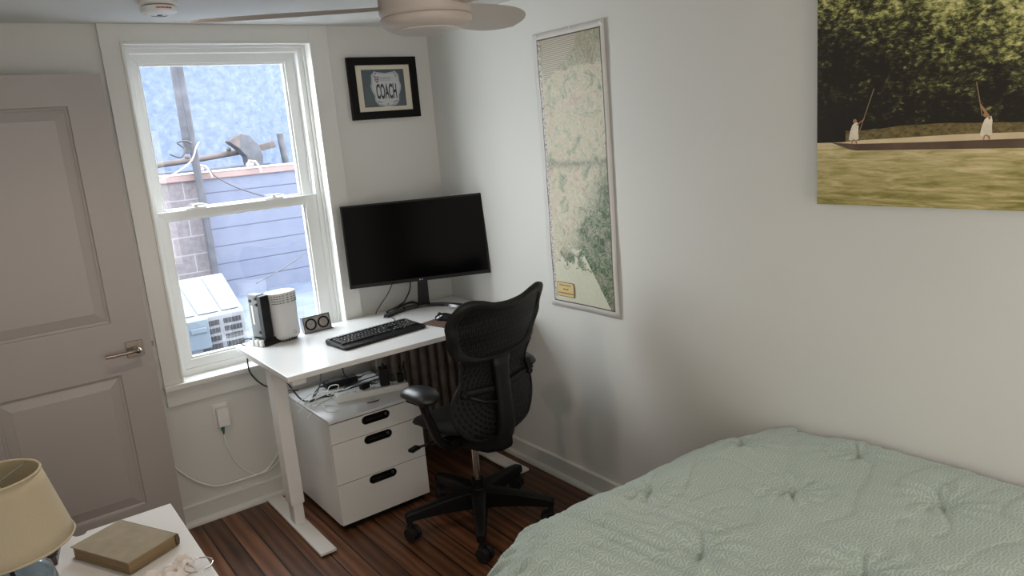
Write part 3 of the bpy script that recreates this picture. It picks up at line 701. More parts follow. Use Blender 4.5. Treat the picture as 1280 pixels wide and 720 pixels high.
for k, pts in enumerate([
    [(-1.09, -.50, UT + .03), (-1.04, -.50, z0 + .003), (-.98, -.49, z0 + .002), (-.93, -.46, z0 + .006), (-.90, -.43, UT + .035), (-.93, -.40, UT + .03), (-.96, -.44, z0 + .004), (-.955, -.50, z0), psw(-.006, .03, .015)],
    [(-1.09, -.48, UT - .01), (-1.05, -.53, z0), (-1.0, -.56, z0), (-.985, -.62, z0), (-1.01, -.66, z0), (-1.045, -.64, z0 + .002), (-1.03, -.56, z0 + .004), (-.98, -.50, z0 + .006), (-.93, -.44, z0 + .010)],
    [(-1.12, -.46, UT + .02), (-1.07, -.45, z0 + .02), (-1.02, -.40, z0 + .016), (-.97, -.42, z0 + .012), (-.91, -.46, z0 + .016), (-.88, -.50, UT + .034)],
    [(-1.10, -.56, UT - .02), (-1.05, -.55, z0 + .012), (-1.0, -.53, z0 + .012), (-.955, -.55, z0 + .014), (-.94, -.51, UT + .034)],
    [(-1.10, -.44, UT - .03), (-1.06, -.47, z0 + .01), (-1.0, -.43, z0 + .01), (-.95, -.45, z0 + .012), (-.90, -.47, z0 + .008)],
    [(-1.095, -.53, UT - .04), (-1.06, -.52, z0 + .014), (-1.01, -.47, z0 + .015), (-.96, -.47, z0 + .018), (-.93, -.50, z0 + .012)]]):
    cable('loose_cable', [hm(p) for p in pts], [.0023, .0018, .002, .0017][k] if False else (.0022 if k != 1 else .0016), M['cable_white'],
          ['white cord bunched in a tight loop at the near end of the strip', 'thin white cord lying in a wide loop at the cabinet corner', 'white cord arching over the back of the power strip', 'white cord running low to the near end of the strip', 'white cord crossing the back of the tangle by the leg', 'white cord draped over the left edge of the cabinet'][k], CW)
cable('loose_cable', [(-1.165, -.06, .795), (-1.175, -.055, .72), (-1.17, -.06, .66), (-1.13, -.08, .60), (-1.09, -.14, .585), (-1.07, -.25, .60), (-1.04, -.30, UT + .02)], .0034, M['cable_black'], 'black cable hanging below the desk edge in front of the sill')

# ------------------------------------------------------------------ desk-top items
# hard-drive dock: black ribbed base with a bare drive standing in it
dk = empty('modem', (-1.112, -.112, DH), .30, 'black upright modem with grey side on a ribbed black base', 'modem')
m = MB(); m.box2((-.022, -.055, 0), (.060, .055, .032)); m.box2((-.022, -.062, .0), (.060, -.055, .024)); m.build('base', M['black'], dk, bevel=.003)
m = MB()
for i in range(3): m.box2((-.036, -.050 + i * .034, .002), (-.022, -.030 + i * .034, .030))
m.build('connector', M['plastic_white'], dk, bevel=.002)
m = MB(); m.box2((-.010, -.052, .030), (.034, -.022, .232)); m.build('front_panel', M['black'], dk, bevel=.004)
m = MB(); m.box2((-.008, -.022, .034), (.032, .050, .236)); m.build('side_housing', M['grey_metal'], dk, bevel=.003)
for y_, z_ in ((-.010, .060), (-.010, .190), (-.008, .218), (.036, .205)):
    m = MB(); m.cyl((-.0078, y_, z_), (-.0115, y_, z_), .007, seg=14); m.build('screw', M['black'], dk)
m = MB(); m.box2((-.0092, .018, .095), (-.0078, .030, .185)); m.build('label_strip', M['plastic_white'], dk)
cable('black_cord', [(-1.135, -.10, .82), (-1.165, -.09, .835), (-1.19, -.06, .825), (-1.185, -.05, .805), (-1.165, -.058, .80)], .003, M['cable_black'], 'short black cord curling behind the upright modem', owner=dk)
# router: tapered oval tower
rt = empty('mesh_router', (-1.0, -.120, DH), .25, 'white tapered tower router with slotted rim standing by the window', 'router')
m = MB(); seg = 48
def sup(rx, ry, z): return [(rx * (abs(math.cos(a)) ** .75) * math.copysign(1, math.cos(a)), ry * (abs(math.sin(a)) ** .75) * math.copysign(1, math.sin(a)), z) for a in [2 * PI * i / seg for i in range(seg)]]
m.loft([sup(.052, .046, .010), sup(.064, .056, .022), sup(.063, .055, .10), sup(.066, .056, .17), sup(.069, .058, .226), sup(.068, .057, .230)])
m.build('router_body', M['router'], rt, smooth=True)
m = MB(); m.loft([sup(.067, .056, .2298), sup(.067, .056, .2315), sup(.058, .048, .2325)]); m.build('top_cap', M['router_top'], rt, smooth=True)
m = MB(); m.loft([sup(.050, .044, 0), sup(.050, .044, .011)]); m.build('base_ring', M['grey_metal'], rt, smooth=True)
m = MB()
for i in range(11):
    a = -PI / 2 + (i - 5) * .23
    for j in range(4):
        z_ = .218 - j * .011
        rx, ry = .0676, .0573
        c_, s_ = math.cos(a), math.sin(a)
        p = Vector((rx * (abs(c_) ** .75) * math.copysign(1, c_), ry * (abs(s_) ** .75) * math.copysign(1, s_), z_))
        t = Vector((-s_ * rx, c_ * ry, 0)).normalized()
        m.box(p, (.009, .002, .003), Matrix.Rotation(math.atan2(t.y, t.x), 3, 'Z'))
m.build('vent_slots', M['black'], rt)
m = MB(); m.lathe([(.0065, 0), (.008, 0), (.008, .0008), (.0065, .0008)], 20, caps=False)
for v in m.bm.verts: v.co = Vector((v.co.x + .016, -.0565 - v.co.z, v.co.y + .040))
m.build('emblem', M['grey_metal'], rt)
m = MB()
for i in range(9):
    a = -PI / 2 + (i - 4) * .26; m.box((.056 * math.cos(a), .049 * math.sin(a), .012), (.008, .004, .008), Matrix.Rotation(a + PI / 2, 3, 'Z'))
m.build('foot_vents', M['black'], rt)
# dual dial gauge
dg = empty('dial_clock', (-.837, -.112, DH), .02, 'small grey desk clock with two round black-ringed dials', 'clock')
TL = Matrix.Rotation(-.18, 3, 'X')
def dxf(v): return TL @ Vector(v)
m = MB(); m.poly([dxf((-.066, 0, .004)), dxf((.066, 0, .004)), dxf((.066, 0, .076)), dxf((-.066, 0, .076))], (0, .022, 0)); m.build('case', M['dial_face'], dg, bevel=.002)
m = MB()
for a, b in (((-.069, -.003, .074), (.069, .03, .079)), ((-.069, -.003, 0), (.069, .03, .004)), ((-.069, -.003, .0), (-.065, .03, .079)), ((.065, -.003, .0), (.069, .03, .079))):
    vs = m.box2(a, b)
    for v in vs: v.co = dxf(v.co)
m.box2((.055, -.006, 0), (.076, .012, .003))
m.build('rim', M['grey_metal'], dg)
for sx in (-.032, .032):
    m = MB(); c = dxf((sx, -.001, .040)); nrm = dxf((0, -1, 0))
    rings = []
    for r, h in ((.0215, 0), (.0215, .004), (.0285, .004), (.0285, 0)):
        rings.append([c + nrm * h + dxf((r * math.cos(2 * PI * k / 28), 0, r * math.sin(2 * PI * k / 28))) for k in range(28)])
    m.loft(rings, True, False); dd = m.build('dial_ring', M['black_gloss'], dg, smooth=True)
    m = MB(); m.cyl(c + nrm * .0005, c + nrm * .0015, .0215, seg=28); m.build('dial_face', M['dial_face'], dd)
    m = MB()
    for aa, ll in ((.5, .013), (2.6, .009)):
        d = dxf((math.cos(aa), 0, math.sin(aa))); m.tube([c + nrm * .003 - d * .003, c + nrm * .003 + d * ll], .0007, 5)
    m.cyl(c + nrm * .001, c + nrm * .004, .002, seg=10); m.build('hands', M['ink'] if sx < 0 else M['red'], dd)
# keyboard
kb = empty('keyboard', (-.690, -.445, DH), .098, 'black full-size keyboard lying on the white desk', 'keyboard')
KW, KD = .436, .190
m = MB()
rings = []
def rr(w, d, r, z0f, n=5):
    pts = []
    for cx, cy, a0 in ((w / 2 - r, d / 2 - r, 0), (-w / 2 + r, d / 2 - r, PI / 2), (-w / 2 + r, -d / 2 + r, PI), (w / 2 - r, -d / 2 + r, 1.5 * PI)):
        for k in range(n): a = a0 + PI / 2 * k / (n - 1); x, y = cx + r * math.cos(a), cy + r * math.sin(a); pts.append((x, y, z0f(y)))
    return pts
topz = lambda y: .013 + (y + KD / 2) / KD * .010
m.loft([rr(KW - .012, KD - .012, .014, lambda y: .002), rr(KW, KD, .018, lambda y: .006), rr(KW, KD, .018, lambda y: topz(y) - .003), rr(KW - .006, KD - .006, .016, topz)])
m.build('keyboard_case', M['black'], kb, smooth=True)
for x in (-.18, .18):
    for y in (.06, -.08): m = MB(); m.box2((x - .02, y, 0), (x + .02, y + .014, .004)); m.build('foot', M['rubber'], kb)
key_list = []
U_ = .0176; x0 = -KW / 2 + .014
rowspec = [([1] + [None] + [1] * 4 + [.5] + [1] * 4 + [.5] + [1] * 4, .070), ([1] * 13 + [2], .044), ([1.5] + [1] * 12 + [1.5], .0255), ([1.8] + [1] * 11 + [2.2], .007), ([2.3] + [1] * 10 + [2.7], -.0115), ([1.4, 1.1, 1.4, 5.6, 1.4, 1.1, 1.4, 1.6], -.030)]
for ri, (row, yk) in enumerate(rowspec):
    x = x0; yk -= .006
    for w in row:
        if w is None: x += U_; continue
        if w == .5: x += U_ * .5; continue
        key_list.append((x + w * U_ / 2, yk, w * U_ - .0035, w < 3)); x += w * U_
for bx, cols in ((x0 + 15.4 * U_, 3), (x0 + 18.8 * U_, 4)):
    for ri in range(6):
        for c in range(cols):
            if cols == 3 and (ri == 3 or (ri == 4 and c != 1)): continue
            key_list.append((bx + (c + .5) * U_, rowspec[ri][1] - .006, U_ - .0035, True))
def key_group(ks):
    m = MB(); idx = []
    for x, y, w, leg in ks:
        m.box((0 if len(ks) == 1 else x, 0 if len(ks) == 1 else y, topz(y) + .003), (w, U_ - .0035, .007)); idx += [0] * 6
        for _ in range(random.choice((1, 2, 2)) if leg else 0):
            m.box(((0 if len(ks) == 1 else x) + random.uniform(-.004, .002), (0 if len(ks) == 1 else y) + random.uniform(-.003, .004), topz(y) + .0067), (random.uniform(.002, .0055), random.uniform(.001, .003), .0006)); idx += [1] * 6
    o = m.build('key', M['key'], kb, mats=[M['legend']])
    for p, k in zip(o.data.polygons, idx): p.material_index = k
    if len(ks) == 1: o.location = (ks[0][0], ks[0][1], 0)
    return o
key_list.sort(key=lambda k: k[1])
for k in key_list[:100]: key_group([k])
if len(key_list) > 100: key_group(key_list[100:])['kind'] = 'stuff'
# mouse mat and mouse
mp = empty('mouse_mat', (-.315, -.515, DH), .22, 'brown striped mat under the mouse, partly behind the chair', 'mouse mat')
m = MB(); m.box2((-.115, -.10, 0), (.115, .115, .003)); m.build('mat', M['mousepad'], mp, bevel=.001)
ms = empty('mouse', (-.335, -.465, DH + .003), .5, 'black computer mouse resting on the striped mat', 'mouse')
m = MB(); m.sphere((0, 0, .004), 1, (.029, .055, .030), 24)
for v in m.bm.verts:
    if v.co.z < 0: v.co.z = 0
m.build('mouse_body', M['black_gloss'], ms, smooth=True)
m = MB(); m.cyl((-.004, .028, .028), (.004, .028, .028), .008, seg=16); m.build('scroll_wheel', M['rubber'], ms, smooth=True)
# monitor
MYaw = -.431
mon = empty('monitor', (-.252, -.118, DH), MYaw, 'large black flat monitor on a crescent foot in the desk corner', 'monitor')
ti = .084; RX = Matrix.Rotation(ti, 3, 'X')    # top leans back
inv = Matrix.Rotation(-MYaw, 3, 'Z')
pc = inv @ (Vector((-.320, -.244, 1.173)) - Vector((-.252, -.118, DH)))   # screen centre in the stand's space
PW, PH = .708, .408
def mx(v): return pc + Matrix.Rotation(-ti, 3, 'X') @ Vector(v)
m = MB()
def panel(m, x0, x1, z0, z1, y0, y1):
    vs = m.box2((x0, y0, z0), (x1, y1, z1))
    for v in vs: v.co = mx(v.co)
panel(m, -PW / 2, PW / 2, -PH / 2, PH / 2, 0, .020); m.build('bezel', M['black'], mon, bevel=.002)
m = MB(); panel(m, -PW / 2 + .009, PW / 2 - .009, -PH / 2 + .018, PH / 2 - .009, -.0015, .002); m.build('screen', M['screen'], mon)
m = MB(); panel(m, -.16, .16, -.16, .10, .02, .045); m.build('rear_housing', M['black'], mon, bevel=.012)
lg = text_mesh('maker_mark', 'LG', .0075, M['legend'], mon, mx((.004, -.002, -PH / 2 + .0085)), (PI / 2 - ti, 0, 0))
m = MB(); cc = mx((-.007, -.0015, -PH / 2 + .0085)); m.cyl(cc, cc + Vector((0, -.001, 0)), .0032, seg=16); m.build('maker_emblem', M['legend'], mon)
m = MB()
pb = mx((0, .030, -.15))
rings = []
for t, w in ((0, .034), (.12, .030), (.5, .027), (1.0, .025)):
    c = Vector((0, .0, .012)).lerp(Vector((0, pb.y + .006, pb.z)), t)
    rings.append([(c.x - w, c.y - .011, c.z), (c.x + w, c.y - .011, c.z), (c.x + w, c.y + .011, c.z), (c.x - w, c.y + .011, c.z)])
m.loft(rings); m.build('stand_neck', M['black_gloss'], mon, bevel=.004)
m = MB(); rings = []
for k in range(33):
    s_ = -1 + 2 * k / 32; x = s_ * .205; y = -.150 * s_ * s_ + .004; w = .020 - .004 * abs(s_)
    tx, ty = .205, -.30 * s_; l = math.hypot(tx, ty); nx, ny = -ty / l, tx / l
    rings.append([(x - nx * w, y - ny * w, 0.0), (x - nx * w * .8, y - ny * w * .8, .013), (x + nx * w * .7, y + ny * w * .7, .016), (x + nx * w, y + ny * w, 0.0)])
m.loft(rings); m.build('crescent_foot', M['black_gloss'], mon, smooth=True)
CM = 'black cables behind the monitor'
cable('black_cable', [(-.40, -.14, 1.00), (-.412, -.10, .95), (-.43, -.075, .90), (-.465, -.055, .85), (-.49, -.045, .815), (-.50, -.05, .80)], .0024, M['cable_black'], 'thin black cable hanging from the left of the monitor back', CM, owner=mon)
cable('black_cable', [(-.30, -.10, 1.00), (-.298, -.085, .94), (-.305, -.075, .89), (-.335, -.065, .84), (-.37, -.06, .818), (-.30, -.07, .825), (-.27, -.08, .815)], .0038, M['cable_black'], 'thick black cable dropping beside the monitor neck', CM, owner=mon)
cable('black_cable', [(-.25, -.085, .812), (-.31, -.05, .822), (-.37, -.055, .815), (-.42, -.07, .812), (-.455, -.085, .808), (-.44, -.105, .806), (-.40, -.085, .812), (-.35, -.075, .82), (-.30, -.065, .828), (-.26, -.06, .815)], .0036, M['cable_black'], 'black cable coiled flat on the desk behind the foot', CM, owner=mon)
cable('black_cable', [(-.450, -.10, .806), (-.475, -.13, .812), (-.487, -.17, .806), (-.485, -.21, .803), (-.502, -.26, .803), (-.53, -.31, .806), (-.545, -.348, .812)], .0018, M['cable_black'], 'thin cord from the keyboard running back around the foot', CM, owner=kb)

# ------------------------------------------------------------------ radiator
rad = empty('radiator', (-.555, -.135, 0), 0, 'old cast-iron column radiator standing behind the desk', 'radiator')
for i in range(9):
    x = .0 + i * .055
    m = MB()
    for yy in (-.055, .0, .055):
        m.tube([(x, yy, .07), (x, yy, .12), (x, yy, .64), (x, yy, .69)], [(.013, .018), (.017, .020), (.017, .020), (.013, .018)], 12)
    for zz in (.085, .675): m.tube([(x, -.07, zz), (x, -.03, zz + .006), (x, .03, zz + .006), (x, .07, zz)], [(.015, .014), (.024, .022), (.024, .022), (.015, .014)], 12)
    if i in (0, 8):
        for yy in (-.05, .05): m.tube([(x, yy, 0), (x, yy, .03), (x, yy, .08)], [.020, .013, .016], 12)
    m.build('radiator_section', M['radiator'], rad, smooth='all')
m = MB(); m.tube([(.44, 0, .10), (.475, 0, .10), (.48, 0, .09), (.48, 0, 0)], .014); m.build('supply_pipe', M['radiator'], rad, smooth=True)

# ------------------------------------------------------------------ office chair
ch = empty('office_chair', (-.525, -.930, 0), .15, 'black mesh-back office chair on five casters, turned towards the desk', 'chair')
XO = .0
m = MB(); m.lathe([(.030, .075), (.052, .085), (.055, .125), (.040, .150), (.034, .165), (.0, .165)], 28); m.build('hub', M['black'], ch, smooth=True)
for k in range(5):
    a = math.radians(84.4 + 72 * k); d = Vector((math.cos(a), math.sin(a), 0)); n = Vector((-d.y, d.x, 0))
    m = MB(); rings = []
    for r, w, zt, zb in ((.030, .036, .160, .078), (.09, .032, .158, .084), (.18, .027, .148, .090), (.27, .023, .134, .090), (.315, .020, .126, .088), (.334, .016, .118, .086)):
        c = d * r
        rings.append([c - n * w + Vector((0, 0, zb)), c + n * w + Vector((0, 0, zb)), c + n * w * .95 + Vector((0, 0, zt - .006)), c + n * w * .6 + Vector((0, 0, zt)), c - n * w * .6 + Vector((0, 0, zt)), c - n * w * .95 + Vector((0, 0, zt - .006))])
    m.loft(rings); lg = m.build('leg', M['black'], ch, smooth=True, bevel=.002)
    m = MB(); c = d * .318
    m.cyl(c + Vector((0, 0, .050)), c + Vector((0, 0, .100)), .012, seg=14)
    sa = a + [1.2, .5, -.7, 2.0, .2][k]; ax_ = Vector((math.cos(sa), math.sin(sa), 0)); fw = Vector((-ax_.y, ax_.x, 0))
    cc = c + fw * .012 + Vector((0, 0, .031))
    for s_ in (-1, 1):
        p = cc + ax_ * s_ * .016
        m.cyl(p - ax_ * .009, p + ax_ * .009, .031, seg=28)
    m.cyl(cc - ax_ * .012, cc + ax_ * .012, .020, seg=18)
    m.box(c + Vector((0, 0, .056)), (.03, .022, .02), Matrix.Rotation(sa, 3, 'Z'))
    m.build('caster', M['rubber'], lg, smooth=True, bevel=.002)
m = MB(); m.cyl((0, 0, .150), (0, 0, .205), .0265, seg=28); m.build('column_sleeve', M['black'], ch, smooth=True)
m = MB(); m.cyl((0, 0, .20), (0, 0, .385), .0145, seg=28); m.build('gas_column', M['chrome'], ch, smooth=True)
m = MB()
rings = []
for y, w, zt, zb in ((-.21, .035, .43, .395), (-.14, .07, .430, .375), (0, .085, .435, .365), (.12, .075, .435, .38), (.17, .05, .43, .40)):
    rings.append([(XO + x, y, z) for x, z in ((-w, zb + .012), (-w * .7, zb), (w * .7, zb), (w, zb + .012), (w, zt + .032), (-w, zt + .032))])
m.loft(rings); m.box2((-.16, -.05, .412), (.16, .01, .445)); m.build('tilt_mechanism', M['black'], ch, smooth=True, bevel=.003)
# lever paddle, left side
m = MB(); m.tube([(-.08, .05, .415), (-.16, .08, .41), (-.215, .10, .402)], [.006, .006, .006], 8)
m.box((-.238, .108, .400), (.050, .028, .014), Matrix.Rotation(.2, 3, 'Z')); m.build('height_lever', M['black'], ch, smooth=True, bevel=.005)
# seat
def seat_pt(u, v, top):
    a = (u - .5) * 2; b = (v - .5) * 2
    hw = .205 - .02 * b * b - (.012 if b < 0 else 0) * abs(b)
    # square to disc-ish mapping
    x = a * hw * math.sqrt(max(0, 1 - .28 * b * b)); y = .025 + b * .215 * math.sqrt(max(0, 1 - .22 * a * a))
    z = .505 + .012 * a * a - .030 * max(0, b) ** 3 * 1.0 + .010 * max(0, -b) ** 2
    e = max(abs(a), abs(b)); edge = max(0, e - .86) / .14
    if top: z -= .018 * edge ** 2
    else: z += -.040 + .016 * edge ** 2
    return (XO + x, y, z)
m = MB(); m.grid(lambda u, v: seat_pt(u, v, True), 28, 28); m.grid(lambda u, v: seat_pt(u, v, False), 28, 28)
m.bm.verts.ensure_lookup_table()
bmesh.ops.remove_doubles(m.bm, verts=m.bm.verts[:], dist=.0001)
be = [e for e in m.bm.edges if len(e.link_faces) == 1]
bmesh.ops.bridge_loops(m.bm, edges=be)
m.build('seat', M['seat'], ch, smooth='all')
# armrests
for s_ in (-1, 1):
    m = MB()
    X0 = XO + s_ * .235
    m.tube(spline([(XO + s_ * .10, -.03, .408), (XO + s_ * .155, -.03, .415), (XO + s_ * .205, -.028, .455), (XO + s_ * .235, -.030, .53), (XO + s_ * .258, -.028, .60), (XO + s_ * .272, -.022, .655)], 6),
           [(.026, .016)] * 10 + [(.028, .015)] * 10 + [(.024, .015)] * 11, 14)
    arm = m.build('armrest', M['black'], ch, smooth='all')
    m = MB(); m.box2((XO + s_ * .272 - .03, -.08, .642), (XO + s_ * .272 + .03, .04, .656)); m.build('pad_plate', M['black'], arm, bevel=.005)
    m = MB(); n_ = 24; rings = []
    for k in range(15):
        t = -1 + 2 * k / 14; r = math.sqrt(max(0.0004, 1 - abs(t) ** 2.6)); yy = -.020 + t * .098
        w = (.059 + .008 * -t) * r; hh = .033 * r ** .8
        rings.append([(XO + s_ * (.270 + .012 * t * t) + w * math.cos(2 * PI * i / n_), yy, .678 + hh * math.sin(2 * PI * i / n_) * (1.0 if math.sin(2 * PI * i / n_) > 0 else .75) - .010 * t * t) for i in range(n_)])
    m.loft(rings); m.build('arm_pad', M['pad_black'], arm, smooth='all')
# back: surface
def yb(z):  # distance behind the column, lumbar forward
    pts = [(.42, -.165), (.50, -.190), (.62, -.185), (.72, -.190), (.85, -.225), (.95, -.255), (1.07, -.302)]
    for (a, ya), (b, yb_) in zip(pts[:-1], pts[1:]):
        if z <= b:
            t = max(0, (z - a) / (b - a)); t = t * t * (3 - 2 * t); return ya + (yb_ - ya) * t
    return pts[-1][1]
def surf(s, z, off=0):
    q = abs(s) / .25
    return Vector((XO + s, yb(z) + .048 * q ** 2.2 - off, z))
outline = spline([(0, 1.033, 0), (.07, 1.040, 0), (.135, 1.060, 0), (.190, 1.066, 0), (.230, 1.045, 0), (.251, .99, 0), (.246, .93, 0), (.226, .865, 0), (.198, .815, 0), (.182, .77, 0), (.188, .72, 0), (.222, .655, 0), (.232, .595, 0), (.214, .540, 0), (.165, .484, 0), (.09, .456, 0), (0, .446, 0)], 6)
def half_width(z):
    # right-hand outline as width at height (z below the shoulder)
    best = 0
    for p, q in zip(outline[:-1], outline[1:]):
        lo, hi = sorted((p.y, q.y))
        if lo <= z <= hi and hi > lo:
            t = (z - p.y) / (q.y - p.y); best = max(best, p.x + (q.x - p.x) * t)
    return best
def ztop(s):
    s = abs(s); best = 0
    for p, q in zip(outline[:24], outline[1:25]):
        if p.x <= s <= q.x and q.x > p.x: best = max(best, p.y + (q.y - p.y) * (s - p.x) / (q.x - p.x))
    return best or 1.03
m = MB()
rows = [.448, .452, .457, .464, .472, .482, .491] + [.5 + .02 * i for i in range(25)] + [.995, 1.01, 1.022, 1.03]
NU = 36
def shell_pt(u, v):
    k = v * (len(rows) - 1); i = int(round(k)); z = rows[i]; a = (u - .5) * 2
    hw = half_width(z) * .985; s = a * hw
    if z > .99:
        # lift rows towards the shoulders so the top follows the dip
        zt = ztop(s) - .006; base = .99; z = base + (z - base) / (1.03 - base) * (zt - base)
        z = max(z, base)
    return surf(s, z)
def shell_uv(u, v):
    p = shell_pt(u, v); return (p.x - XO, p.z)
m.grid(shell_pt, NU, len(rows) - 1, shell_uv)
back = m.build('backrest', M['shell'], ch, smooth='all', solid=.006)
def loop_strip(outer, inner, off, name, mat, parent, solid=.012):
    m = MB(); n = len(outer); R = [[surf(p.x, p.y, off) for p in outer], []]
    mid = [(a + b) / 2 for a, b in zip(outer, inner)]
    rs = [[surf(p.x * 1.012, p.y, off - .014) for p in outer], [surf(p.x, p.y, off) for p in outer], [surf(p.x, p.y, off + .006) for p in mid], [surf(p.x, p.y, off) for p in inner], [surf(p.x, p.y, off - .012) for p in inner]]
    m.loft(rs, True, False); return m.build(name, mat, parent, smooth='all')
def sym(h): return h + [Vector((-p.x, p.y, 0)) for p in reversed(h[1:-1])]
oh = spline([(0, 1.034, 0), (.07, 1.041, 0), (.135, 1.061, 0), (.190, 1.067, 0), (.231, 1.046, 0), (.253, .99, 0), (.248, .93, 0), (.228, .865, 0), (.195, .815, 0), (.12, .795, 0), (0, .790, 0)], 6)
ih = spline([(0, .996, 0), (.065, 1.002, 0), (.125, 1.021, 0), (.172, 1.027, 0), (.203, 1.010, 0), (.217, .970, 0), (.209, .92, 0), (.192, .875, 0), (.158, .838, 0), (.09, .813, 0), (0, .806, 0)], 6)
loop_strip(sym(oh), sym(ih), .006, 'back_frame', M['graphite'], ch)
# lower rim of the shell
m = MB(); half = [p for p in outline if p.y < .83]
path = [surf(p.x * .985, p.y, .003) for p in half] + [surf(-p.x * .985, p.y, .003) for p in reversed(half[:-1])]
m.tube(path, .0055, 8); m.build('back_rim', M['graphite'], ch, smooth='all')
# spine
m = MB(); rings = []
for z_, w, d0, d1 in ((.80, .050, .004, .020), (.76, .040, .008, .032), (.70, .037, .014, .042), (.60, .037, .018, .050), (.50, .040, .014, .050), (.45, .042, .008, .048), (.425, .042, -.004, .038), (.405, .040, -.03, .01)):
    y = yb(max(z_, .42))
    rings.append([(XO - w, y - d0, z_), (XO - w * .92, y - d1 + .006, z_), (XO - w * .5, y - d1, z_), (XO + w * .5, y - d1, z_), (XO + w * .92, y - d1 + .006, z_), (XO + w, y - d0, z_)])
m.loft(rings); m.build('spine', M['graphite'], ch, smooth='all', bevel=0)
m = MB(); m.tube([(XO, yb(.42) - .012, .425), (XO, yb(.42) + .02, .405), (XO, -.10, .398)], [(.045, .020), (.05, .022), (.05, .022)], 12); m.build('spine_bracket', M['black'], ch, smooth='all')
# lumbar bar with end knobs
m = MB(); path = [surf(-.185 + .37 * k / 16, .672 + .006 * math.cos(k / 16 * 2 * PI), .014) for k in range(17)]
m.tube(path, [(.006, .014)] * 17, 10)
m.tube([surf(-.15, .66, .012), surf(-.09, .625, .016), surf(-.03, .61, .03)], [(.005, .008)] * 3, 8)
lb = m.build('lumbar_support', M['graphite'], ch, smooth='all')
for s_ in (-.178, .186):
    m = MB(); c = surf(s_, .675, .012); m.cyl(c, c + Vector((0, -.022, 0)), .016, .013, 20)
    if s_ > 0: m.box(c + Vector((.0, -.010, .03)), (.03, .018, .05), Matrix.Rotation(-.3, 3, 'Y'))
    m.build('lumbar_knob', M['black'], lb, smooth=True, bevel=.003)

# ------------------------------------------------------------------ wall art
# framed COACH print
fr = empty('framed_print', (-.2845, 0, 1.930), 0, 'black-framed number plate print reading COACH above the monitor', 'picture')
fr.rotation_euler = (0, .0, 0)
FW, FH_, fb = .380, .300, .038
m = MB()
for q in (((-FW / 2, -FH_ / 2), (FW / 2, -FH_ / 2), (FW / 2 - fb, -FH_ / 2 + fb), (-FW / 2 + fb, -FH_ / 2 + fb)), ((FW / 2, -FH_ / 2), (FW / 2, FH_ / 2), (FW / 2 - fb, FH_ / 2 - fb), (FW / 2 - fb, -FH_ / 2 + fb)), ((FW / 2, FH_ / 2), (-FW / 2, FH_ / 2), (-FW / 2 + fb, FH_ / 2 - fb), (FW / 2 - fb, FH_ / 2 - fb)), ((-FW / 2, FH_ / 2), (-FW / 2, -FH_ / 2), (-FW / 2 + fb, -FH_ / 2 + fb), (-FW / 2 + fb, FH_ / 2 - fb))):
    m.poly([(x, -.026, z) for x, z in q], (0, .024, 0))
m.build('frame', M['frame_black'], fr, bevel=.0015)
m = MB(); m.box2((-FW / 2 + .02, -.014, -FH_ / 2 + .02), (FW / 2 - .02, -.004, FH_ / 2 - .02)); m.build('mat_board', M['mat_cream'], fr)
PX, PZ = .118, .091
m = MB(); m.box2((-PX, -.0150, -PZ), (PX, -.0138, PZ)); pr = m.build('print', M['poster_slate'], fr)
pl = [(-.055, .080), (-.045, .076), (0, .070), (.045, .076), (.055, .080), (.074, .062), (.076, .030), (.082, .010), (.078, -.010), (.066, -.035), (.064, -.062), (.048, -.080), (.012, -.088), (-.012, -.088), (-.048, -.080), (-.064, -.062), (-.066, -.035), (-.078, -.010), (-.082, .010), (-.076, .030), (-.074, .062)]
m = MB(); m.poly([(x * 1.04 + .010, -.0153, z * 1.035) for x, z in pl], (0, -.0003, 0)); m.build('plate_outline', M['plate_white'], pr)
m = MB(); m.poly([(x * 1.0 + .010, -.0157, z * 1.0) for x, z in pl], (0, -.0002, 0)); m.build('plate_border', M['plate_edge'], pr)
m = MB(); m.poly([(x * .965 + .010, -.0160, z * .965) for x, z in pl], (0, -.0002, 0)); m.build('number_plate', M['plate_white'], pr)
text_mesh('lettering', 'COACH', .098, M['ink'], pr, (.010, -.0165, -.020), (PI / 2, 0, 0), .325, bold=.03)
m = MB(); m.poly([(x - .038, -.0163, z + .044) for x, z in ((-.012, .014), (0, .011), (.012, .014), (.012, -.004), (.007, -.013), (0, -.018), (-.007, -.013), (-.012, -.004))], (0, -.0004, 0)); sh = m.build('shield_emblem', M['shield'], pr)
m = MB(); m.box2((-.046, -.0170, .046), (-.030, -.0167, .050)); m.box2((-.044, -.0170, .036), (-.032, -.0167, .039)); m.build('shield_bars', M['plate_white'], sh)
m = MB()
xw = -.020
for zz, n_, hh in ((.052, 14, .0035), (.044, 14, .0045), (.037, 15, .002)):
    x = xw
    for i in range(n_): w = random.uniform(.0025, .0042); m.box2((x, -.0166, zz - hh / 2), (x + w, -.0163, zz + hh / 2)); x += w + .0011
m.build('small_print', M['grey_ink'], pr)
for sx in (-1, 1):
    m = MB(); m.poly([(.010 + sx * x, -.0163, z) for x, z in ((.030, -.074), (.055, -.064), (.056, -.060), (.031, -.070))], (0, -.0004, 0)); m.build('corner_stripe', M['ink'], pr)
for x, z in ((-.042, .070), (.062, .070), (-.050, .058), (.070, .058), (.010, -.079)):
    m = MB(); m.cyl((x, -.0160, z), (x, -.0168, z), .0033, seg=12); m.build('plate_hole', M['ink'], pr)
m = MB(); m.box2((-FW / 2 + .03, -.0200, -FH_ / 2 + .03), (FW / 2 - .03, -.0190, FH_ / 2 - .03)); m.build('glazing', M['art_glass'], fr)

